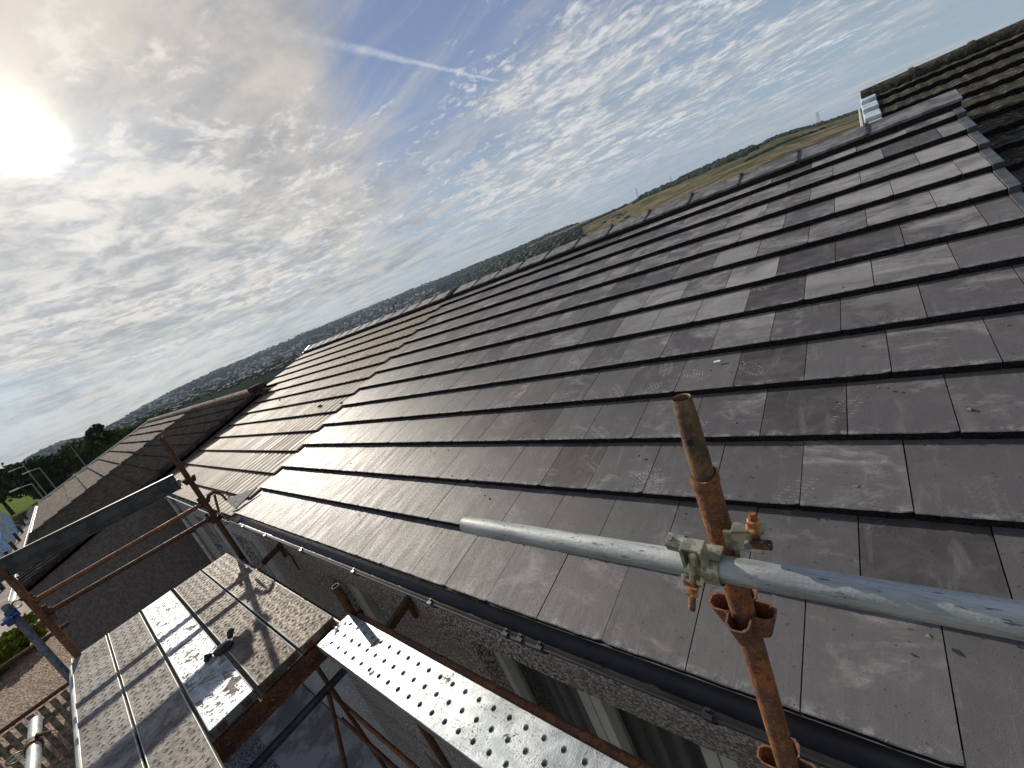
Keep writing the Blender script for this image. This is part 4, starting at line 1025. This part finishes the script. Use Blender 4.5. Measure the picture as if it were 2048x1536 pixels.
# hinge housing on the left of the upright (U bracket with pin)
q = MB(); q.tube((CX-.048, RY+.0, CZ+.050), (CX-.016, RY-.004, CZ+.050), .0165, n=18); q.mk('hinge_barrel', yzinc, t, smooth=False)
q = MB(); q.tube((CX-.040, RY-.006, CZ+.060), (CX-.040, RY-.012, CZ+.070), .0058, n=12); q.tube((NX+.062, RY+.020, CZ+.052), (NX+.063, RY+.010, CZ+.054), .0068, n=14); q.mk('rivet', lampgrey, t)
q = MB(); 
for sx_ in (-.013, .021): q.obox((CX+sx_, RY-.022, CZ+.048), (.0028, 0, 0), (0, .017, 0), (0, 0, .021))
q.obox((CX+.004, RY-.020, CZ+.0665), (.018, 0, 0), (0, .015, .0), (0, 0, .0026)); q.mk('bolt_yoke', yzinc, t, bevel=.0015)
b0, b1 = Vector((CX+.004, RY-.026, CZ+.050)), Vector((CX-.006, RY-.044, CZ-.004))
q = MB(); bmv = []; 
for k in range(9):
    a = k/8*math.pi; 
rr_ = [(0.0005, -.0115), (.006, -.010), (.0095, -.006), (.0105, 0), (.0095, .005), (.0078, .010), (.0066, .018), (.006, .034), (.006, .060)]
ax_ = (b1-b0).normalized(); aa = ax_.orthogonal().normalized(); bb = ax_.cross(aa)
q.ring([[b0+ax_*h+(aa*math.cos(2*math.pi*i/14)+bb*math.sin(2*math.pi*i/14))*r_ for i in range(14)] for r_, h in rr_], cap0=True, cap1=True); q.mk('swing_bolt', yzinc, t, smooth=True)
nb = b0+ax_*.062
q = MB(); q.ring([[nb+ax_*h+(aa*math.cos(math.pi*i/3)+bb*math.sin(math.pi*i/3))*r_ for i in range(6)] for h, r_ in ((0, .0085), (.001, .0112), (.015, .0112), (.017, .0095))], cap0=True, cap1=True); q.tube(nb-ax_*.002, nb, .0125, n=16); q.mk('nut', orangebolt, t)
q = MB(); q.ring([[nb+ax_*(.016+.0016*k)+(aa*math.cos(2*math.pi*i/12)+bb*math.sin(2*math.pi*i/12))*(.0066 if k % 2 else .0058) for i in range(12)] for k in range(20)], cap1=True); q.mk('threaded_end', rust, t)
# flap below the nut wrapping the tube, and fork prongs
q = MB(); arcplate(q, (CX+.014, RY, CZ), X_, .0255, .0292, R(-8), R(-110), Y_*-1, Z_, 12, .024); q.mk('flap', yzinc, t)
for s in (-1, 1): q = MB(); q.path([nb-ax_*.003+Vector((s*.013, 0, -.004)), nb-ax_*.010+Vector((s*.016, -.002, .0)), nb-ax_*.020+Vector((s*.017, .001, .0))], .0042, 8); q.mk('fork_prong', yzinc, t)
# second bolt standing up at the right of the upright
q = MB(); q.tube((NX+.073, NY-.040, CZ+.062), (NX+.079, NY-.043, CZ+.118), .0062, n=12); q.mk('threaded_end', rust, t, smooth=False)
q = MB(); c_ = Vector((NX+.0755, NY-.042, CZ+.085)); ua = Vector((.006, -.003, .056)).normalized(); va = ua.orthogonal().normalized(); wa = ua.cross(va)
q.ring([[c_+ua*h+(va*math.cos(math.pi*i/3)+wa*math.sin(math.pi*i/3))*r_ for i in range(6)] for h, r_ in ((0, .0145), (.004, .0112), (.016, .0108), (.018, .0085))], cap0=True, cap1=True); q.mk('nut', orangebolt, t)
q = MB(); q.obox((NX+.065, NY-.040, CZ+.080), (.026, .004, 0), (0, .013, 0), (.002, 0, .0045)); q.mk('fork_plate', yzinc, t, bevel=.003)
q = MB(); q.tube((NX+.070, NY-.050, CZ+.056), (NX+.098, NY-.050, CZ+.058), .0085, n=12); q.mk('hinge_pin', rustdark, t)
# the other standards
SX = -4.95
standard(SX, -.15, GZ, 1.07, 'dark rusty upright at the far inner corner of the platform', rustdark, (.575, .10))
standard(-2.45, -.15, GZ, -.075, 'short open topped dark tube behind the corner of the galvanised plank', rustdark, (-.37,))
q = MB(); q.tube((-2.45, -.15, -.078), (-2.45, -.15, -.0735), .0243, n=24, wall=.0036); tag(q.mk('tube_rim', whitepvc), 'bright cut rim on top of the short open tube', 'rim') if False else None
standard(SX, -1.42, GZ, .86, 'wide rusty upright at the far outer corner of the platform', rust, (.62, .12))
t = standard(-4.86, -1.515, GZ, .42, 'blue grey upright crossing just in front of the outer rusty one', mat('grey_blue_steel', m_plain((.13, .14, .17), .55, .3, .3, 20)), ())
t = thing('scaffold_coupler', 'blue painted clamp on the outer grey upright at the far left', 'coupler', (-4.87, -1.5, .30), 'scaffold couplers')
q = MB(); arcplate(q, (-4.86, -1.515, .33), Z_, .0245, .033, 0, R(359), Y_, X_, 20, .035); q.mk('saddle', bluesteel, t)
q = MB(); q.obox((-4.80, -1.54, .31), (.06, .01, 0), (0, .022, 0), (0, 0, .03)); q.tube((-4.80, -1.58, .31), (-4.79, -1.48, .33), .012, n=10); q.mk('bolt_block', bluesteel, t, bevel=.006)
q = MB(); arcplate(q, (-4.93, -1.47, .37), (1, 0, 0), .0245, .032, 0, R(300), Y_, Z_, 18, .03); q.mk('swivel_cap', rustdark, t)
# end guard rails and steel beam across the far end
def rail(p0, p1, m, label, r=.0215, wedge=True, dirx=0):
    t = thing('guard_rail', label, 'scaffold tube', p0, 'scaffold rails')
    q = MB(); q.tube(p0, p1, r, n=20, segs=10, dent=.01); autosmooth(q.mk('tube', m, t))
    if wedge:
        for p, s in ((p0, 1), (p1, -1)):
            p = Vector(p); d_ = (Vector(p1)-Vector(p0)).normalized()*s
            q = MB(); q.obox(p-d_*.005, d_*.028, d_.cross(Z_)*.006, Z_*.033); q.mk('end_hook', rustdark, t, bevel=.003)
            q = MB(); q.add([p-d_*.02+Z_*.07+d_.cross(Z_)*.004, p+d_*.012+Z_*.07+d_.cross(Z_)*.004, p-d_*.004-Z_*.085+d_.cross(Z_)*.004, p-d_*.02+Z_*.07-d_.cross(Z_)*.004, p+d_*.012+Z_*.07-d_.cross(Z_)*.004, p-d_*.004-Z_*.085-d_.cross(Z_)*.004], [(0,1,2),(3,5,4),(0,3,4,1),(1,4,5,2),(2,5,3,0)]); q.mk('wedge', rustdark, t)
rail((SX, -.185, .305), (SX, -1.40, .315), rust, 'upper rusty rail across the far end of the platform')
rail((SX, -.20, .135), (SX, -1.38, .175), rustdark, 'lower dark rail across the far end of the platform')
t = thing('steel_beam', 'dark grey channel beam slung across the far end above the rails', 'beam', (SX, -.22, .62))
q = MB(); p0, p1 = Vector((SX, -.235, .625)), Vector((SX+.02, -1.55, .665)); dd = (p1-p0)/2
dkm = mat('dark_grey_steel', m_plain((.085, .088, .09), .45, .5, .25, 12))
q.obox((p0+p1)/2, dd, (.004, 0, 0), (0, 0, .075)); q.mk('web', dkm, t)
for zz, ww in ((.075, .022), (-.075, .022), (-.02, .010)):
    q = MB(); q.obox((p0+p1)/2+Vector((.016, 0, zz)), dd, (ww, 0, 0), (0, 0, .005)); q.mk('flange', dkm, t)
for pp in (p0, p1): q = MB(); q.obox(pp+Vector((.02, .0, -.02)), (.016, 0, 0), (0, .012, 0), (0, 0, .035)); q.mk('end_hook', lampgrey if pp is p0 else dkm, t, bevel=.004)
# swung clamp on the far upright
t = thing('swivel_clamp', 'open rusty clamp arms sticking up from the far upright over the old tiles', 'clamp', (SX+.03, -.12, .30))
q = MB(); q.path([(SX+.02, -.13, .30), (SX+.06, -.10, .36), (SX+.10, -.05, .37), (SX+.12, -.02, .33)], .020, 8); q.mk('body', rustdark, t)
q = MB(); q.path([(SX+.12, -.03, .35), (SX+.17, -.02, .30), (SX+.19, -.02, .25)], .012, 6); q.mk('arm', rustdark, t)
q = MB(); q.path([(SX+.08, -.06, .34), (SX+.10, -.09, .25), (SX+.12, -.11, .18)], .011, 6); q.mk('bolt', rustdark, t)
# ledgers and transoms
def ledger(p0, p1, m, label, r=.0242):
    q = MB(); q.tube(p0, p1, r, n=22, segs=18, dent=.01, wall=.003); o = autosmooth(q.mk('scaffold_ledger', m)); tag(o, label, 'scaffold tube', 'scaffold ledgers'); return o
brown = mat('brown_painted_tube', m_plain((.10, .055, .045), .42, .25, .45, 22, .2))
ledger((SX+.02, -.185, -.40), (-2.47, -.20, -.415), brown, 'smooth brown tube running beside the dusty boards under the eaves')
ledger((-2.42, -.135, -.345), (1.6, -.125, -.33), rust, 'rusty tube along the wall side of the galvanised plank')
ledger((SX-.02, -1.485, -.335), (-2.2, -1.485, -.335), galv, 'dull silver tube along the outer edge of the grey boards')
ledger((-3.05, -1.43, .165), (.4, -1.43, .165), galv, 'thick galvanised tube end sticking up at the bottom left corner')
t = thing('scaffold_coupler', 'dark clamp with a loose ring on the galvanised tube at bottom left', 'coupler', (-2.62, -1.43, .16), 'scaffold couplers')
q = MB(); arcplate(q, (-2.80, -1.43, .165), X_, .0246, .032, 0, R(350), Y_, Z_, 20, .022); q.mk('saddle', rustdark, t)
q = MB(); q.path([(-2.80, -1.43-.028, .17)]+[(-2.80+.012*math.sin(a), -1.49-.03*math.cos(a), .17+.022*math.sin(a)) for a in [2*math.pi*i/16 for i in range(17)]], .004, 6); q.mk('ring', yzinc, t)
q = MB(); q.tube((-2.80, -1.41, .20), (-2.79, -1.37, .17), .009, n=8); q.mk('bolt', rustdark, t)
ledger((-2.5, -.28, -.60), (-2.5, -1.6, -.60), mat('dark_blue_steel', m_plain((.035, .04, .05), .5, .3, .3, 20)), 'dark blue tube crossing under the gap between boards and plank')
ledger((-5.6, -.12, -2.79), (.5, -.12, -2.82), rust, 'orange brown ledger far below the gap, upper of the two')
ledger((-5.6, -.16, -3.3), (.5, -.14, -3.3), rustdark, 'dark brown ledger far below the gap, lower of the two')
ledger((-4.75, -.22, -2.25), (-4.3, -1.2, -5.1), rustdark, 'slanting brown brace leading down to the gravel')
ledger((-8.6, -1.95, -.95), (-8.6, -3.4, -.95), rustdark, 'dark cross tube out over the yard, nearest the bark')
ledger((-7.4, -1.6, -1.25), (-7.4, -3.6, -1.25), rustdark, 'dark cross tube over the slatted fence in the corner')
ledger((-7.4, -1.6, -.62), (-7.4, -3.6, -.68), rustdark, 'grey cross tube above the bark chippings, upper one')
t = thing('board_transom', 'orange rusty angle beam under the near ends of the boards', 'beam', (-2.485, -.8, -.4))
q = MB(); q.box(-2.50, -2.492, -1.50, -.26, -.405, -.325); q.box(-2.492, -2.452, -1.50, -.26, -.411, -.403); q.mk('angle', rustdark, t)
q = MB(); q.box(-2.56, -2.53, -1.50, -.26, -.42, -.34); q.mk('inner_angle', rustdark, t)
for yy in (-.45, -.70, -.94, -1.19): q = MB(); q.tube((-2.491, yy, -.37), (-2.484, yy, -.37), .008, n=8); q.mk('rivet', rust, t)
# hop-up brackets by the wall
for x, lb in ((-2.10, 'rusty board bracket jutting from the wall side, nearer one'), (-4.30, 'rusty board bracket jutting from the wall side, farther one')):
    t = thing('scaffold_bracket', lb, 'bracket', (x, -.1, -.35), 'brackets by the wall')
    q = MB(); q.obox((x, -.02, -.33), (.018, 0, 0), (0, .11, .02), (0, 0, .026)); q.mk('arm', rustdark, t, bevel=.004)
    q = MB(); q.obox((x+.01, .055, -.36), (.02, 0, 0), (0, .012, 0), (0, 0, .075)); q.mk('end_plate', rustdark, t, bevel=.003)
    q = MB(); q.obox((x+.02, .03, -.30), (.03, 0, .015), (0, .012, 0), (0, 0, .012)); q.mk('hook', rustdark, t, bevel=.003)

# ------------------------------------------------------------------ steel boards
def boardmesh(name, L, Wd, m, style, seed):
    rg = random.Random(seed); px = .0500 if style else .0445; n = int((L-.05)/px); vs = []; fs = []
    x00 = (L-n*px)/2
    def V(p): vs.append(p); return len(vs)-1
    NS = 12
    cw = .036 if style == 0 else .040
    for i in range(n):
        xa = x00+i*px
        if style == 0: cols = [Wd/2-.067, Wd/2+.067] if i % 2 else [Wd/2]
        else: cols = [Wd/2+(k-1.5)*.053+(.006 if i % 2 else -.006) for k in range(4)]
        ycur = 0
        for cy in cols+[None]:
            y1_ = Wd if cy is None else cy-cw/2
            if y1_-ycur > 1e-4: fs.append((V((xa, ycur, 0)), V((xa+px, ycur, 0)), V((xa+px, y1_, 0)), V((xa, y1_, 0))))
            if cy is None: break
            ycur = cy+cw/2; cx = xa+px/2+rg.uniform(-.001, .001)
            sq = []
            for k in range(NS):
                an = 2*math.pi*k/NS+math.pi/4; dx, dy = math.cos(an), math.sin(an); t_ = 1/max(abs(dx), abs(dy)); sq.append(V((xa+px/2+dx*t_*px/2, cy+dy*t_*cw/2, 0)))
            if style: R_ = [(.0125, 0), (.0102, .0018), (.0078, .0023), (.0045, .0014), (.0036, -.001)]
            else: R_ = [(.0132, 0), (.0118, .0008), (.0100, -.0016), (.0084, -.0034), (.0074, -.016)]
            prev = sq
            for r_, h in R_:
                cur = [V((cx+math.cos(2*math.pi*k/NS+math.pi/4)*r_, cy+math.sin(2*math.pi*k/NS+math.pi/4)*r_*(1.15 if style else 1), h)) for k in range(NS)]
                for k in range(NS): k2 = (k+1) % NS; fs.append((prev[k], prev[k2], cur[k2], cur[k]))
                prev = cur
            if style: fs.append(tuple(prev))
    for a, b in ((0, x00), (x00+n*px, L)): fs.append((V((a, 0, 0)), V((b, 0, 0)), V((b, Wd, 0)), V((a, Wd, 0))))
    # folded edges and a raised rib along each
    for y0, y1, s in ((0, -.003, -1), (Wd, Wd+.003, 1)):
        P_ = [(y0, 0), (y1, -.003), (y1, -.052), (y1-s*.018, -.054), (y1-s*.018, -.050), (y1-s*.004, -.049), (y1-s*.004, -.004)]
        b = len(vs)
        for yy, zz in P_: vs.append((0, yy, zz)); vs.append((L, yy, zz))
        for k in range(len(P_)-1): fs.append((b+2*k, b+2*k+1, b+2*k+3, b+2*k+2))
    b = len(vs)
    for xx in (0, L):
        s = -1 if xx == 0 else 1
        vs += [(xx, 0, 0), (xx, Wd, 0), (xx+s*.003, 0, -.003), (xx+s*.003, Wd, -.003), (xx+s*.003, 0, -.05), (xx+s*.003, Wd, -.05)]
    for q0 in (b, b+6): fs += [(q0, q0+1, q0+3, q0+2), (q0+2, q0+3, q0+5, q0+4)]
    me = meshof(name, vs, fs, m)
    bm = bmesh.new(); bm.from_mesh(me); bmesh.ops.remove_doubles(bm, verts=bm.verts, dist=.0002); bm.normal_update()
    for f in bm.faces: f.smooth = abs(f.normal.z) < .9995 and f.calc_center_median().z > -.003
    for e in bm.edges:
        if e.calc_face_angle(0) > R(33): e.smooth = False
    bm.to_mesh(me); bm.free(); return me
def board(x0, y0, z, L, m, style, label, seed, rz=0, Wd=.229, tilt=0.):
    t = thing('scaffold_board', label, 'scaffold board', (x0, y0, z-.05), 'steel scaffold boards')
    o = inst('deck', boardmesh('deck', L, Wd, m, style, seed), t, (x0, y0, z), (tilt, 0, rz))
    for xx, s in ((x0+.0, -1), (x0+L, 1)):
        q = MB(); 
        for yy in (y0+.05, y0+Wd-.05): q.box(xx-.012 if s < 0 else xx+.0035, xx-.0035 if s < 0 else xx+.012, yy-.02, yy+.02, z-.049, z-.012)
        q.mk('end_hook', rustdark, t)
    if style:
        for yy in (y0+.002, y0+Wd-.002): q = MB(); q.tube((x0, yy, z+.0005), (x0+L, yy, z+.0005), .0035, n=8); q.mk('edge_rib', galv, t)
    return t
BZ = -.272
ys = [-1.462, -1.218, -.972, -.712, -.466]
lab = ['outermost dusty grey perforated board, left edge of the platform', 'second dusty board from the outer edge, with brown mud near its end', 'bright galvanised board lying in the middle of the dusty ones', 'brown dusty board carrying the black lid, beside the bright one', 'innermost tan dusty board next to the wall side tube']
xs_end = [-1.6, -1.9, -2.49, -2.49, -2.52]
for k in range(5):
    if k == 2: board(-4.985, ys[k]+.004, BZ+.004, 2.44, boardw, 1, lab[k], 5)
    else:
        m_ = boardd[[0, 1, 0, 2, 3][k]]; L_ = 2.44 if k > 2 else 2.44+1.2
        board(-4.985+(.01 if k == 4 else 0), ys[k], BZ, L_ if k < 2 else 2.44, m_, 1, lab[k], k)
board(-2.435, -.398, BZ-.012, 2.6, boardw, 0, 'shiny galvanised perforated plank leading towards the camera', 9, Wd=.231)
# black lid left on the boards
t = thing('black_lid', 'black scrap of plastic lid lying on the brown board', 'lid', (-3.2, -.71, BZ))
q = MB(); pts = [(-3.255, -.735), (-3.23, -.68), (-3.17, -.662), (-3.135, -.70), (-3.155, -.758), (-3.22, -.78)]
q.ring([[(x, y, BZ+h) for x, y in pts] for h in (.004, .030)], cap0=True, cap1=True); q.mk('cap', blackdull, t, bevel=.006)
q = MB(); q.ring([[(-3.2+(x+3.2)*.72, -.715+(y+.715)*.72, BZ+h) for x, y in pts] for h in (.0305, .034)], cap0=True, cap1=True); q.mk('face', glassm, t)
q = MB(); q.path([(-3.25, -.66, BZ+.02), (-3.28, -.645, BZ+.04), (-3.30, -.63, BZ+.03)], .018, 7); q.mk('strap', blackdull, t); q = MB(); q.path([(-3.24, -.79, BZ+.015), (-3.27, -.81, BZ+.02), (-3.22, -.82, BZ+.014)], .014, 7); q.mk('strap', blackdull, t)

# ================================================================== LITTLE THINGS ON THE ROOF
def onroof(px, py):
    d_ = pdir(px, py); n_ = Vector((0, -st_, ct_)); k = (-n_.dot(CP))/n_.dot(d_); return CP+d_*k
P = onroof(1433, 722)
q = MB(); pts = [(0, 0), (.018, .006), (.030, .002), (.042, .012), (.030, .020), (.012, .018), (-.006, .016), (-.012, .006)]
q.ring([[P+Vector((x*.7-.012, y*.9*ct_, y*.9*st_-h_*0))+Vector((0, -st_, ct_))*(hh-.012) for x, y in pts] for hh, h_ in ((.0, 0), (.0035, 0))], cap0=True, cap1=True)
tag(q.mk('white_scrap', pearl), 'small bright white scrap lying on a dark tile above the upright', 'scrap')
mb = MB()
bits = [(968, 988, .006), (1858, 1270, .007), (1276, 909, .006), (1790, 1285, .004), (1940, 815, .008), (1715, 968, .005), (1757, 770, .005), (1775, 772, .004), (1345, 1010, .003), (1420, 1110, .002), (710, 1020, .005), (665, 1068, .004), (700, 925, .006), (860, 900, .006), (1250, 1265, .005), (1500, 950, .003), (1835, 620, .005), (940, 870, .005)]
for px, py, s in bits:
    P = onroof(px, py); blob(mb, P+Vector((0, -st_, ct_))*(-.012+s*.3), s*1.3, s*.7)
for _ in range(230):
    X = random.uniform(-5, .7); v_ = random.uniform(.1, 12)**1.0; s = random.choice((.0012, .0018, .0025, .004)); fr = v_ % 1.
    P = RP(X, v_, -fr*LIP+s*.3); blob(mb, P, s*1.3, s*.7)
for _ in range(420):                   # grit caught along the eaves and lips
    X = random.uniform(-5, .7); v_ = random.choice([.1, 1.094]+list(range(2, 9))); s = random.uniform(.0012, .0028); P = RP(X, v_+random.uniform(-.004, .012), s*.2); blob(mb, P, s*1.4, s)
tag(mb.mk('mortar_crumbs', grit), 'dark crumbs of mortar and grit scattered over the new tiles', 'grit', kind='stuff')
mb = MB()
for px, py, s in ((455, 983, .022), (640, 812, .03), (683, 806, .02), (735, 710, .02), (665, 790, .018), (720, 760, .02), (690, 715, .015), (610, 830, .02), (560, 800, .02)):
    P = onroof(px, py); blob(mb, P, s*1.3, s*.6)
tag(mb.mk('moss_lumps', darktile), 'small dark moss lumps dotted on the old ribbed tiles', 'moss', kind='stuff')
# loose offcut at the foot of the joint between roofs
q = MB(); c0, c1 = RP(-5.16, 1.03, .03), RP(-5.26, .25, .07)
a_ = RP(-5.12, 1.03, .012); b_ = RP(-5.13, .2, .01); c_ = RP(-5.42, .30, .085)
q.add([a_, b_, c_, a_+Vector((0, 0, .012)), b_+Vector((0, 0, .012)), c_+Vector((0, 0, .012))], [(0, 2, 1), (3, 4, 5), (0, 1, 4, 3), (1, 2, 5, 4), (2, 0, 3, 5)])
tag(q.mk('tile_offcut', newtile), 'dark triangular tile offcut propped at the eaves where the two roofs meet', 'tile offcut')
q = MB(); pts = [Vector((-5.05-.02*i+.02*math.sin(i*2.1), -.07-.02*math.sin(i*1.3), -.035+.03*math.sin(i*.9))) for i in range(12)]; q.path(pts, .004, 6)
q.path([(-4.3, .07, -.13), (-4.28, .066, -.22), (-4.22, .06, -.33), (-4.15, .07, -.42), (-4.2, .07, -.6)], .006, 6)
tag(q.mk('loose_cable', blackdull), 'thin dark cable hanging down the wall under the gutter', 'cable')
# air
HB = MB(); HB.box(-5200, 5200, -5200, 5200, -320, 150)
hz = bpy.data.materials.new('haze'); hz.use_nodes = True; hn = hz.node_tree; hn.nodes.clear(); ho = hn.nodes.new('ShaderNodeOutputMaterial'); pv = hn.nodes.new('ShaderNodeVolumePrincipled')
pv.inputs['Color'].default_value = (.62, .78, 1, 1); pv.inputs['Density'].default_value = .00008; pv.inputs['Anisotropy'].default_value = 0
hn.links.new(pv.outputs[0], ho.inputs['Volume'])
HAZE = True
if HAZE: tag(HB.mk('haze', hz), 'thin pale air haze over the whole valley', 'haze', kind='stuff')
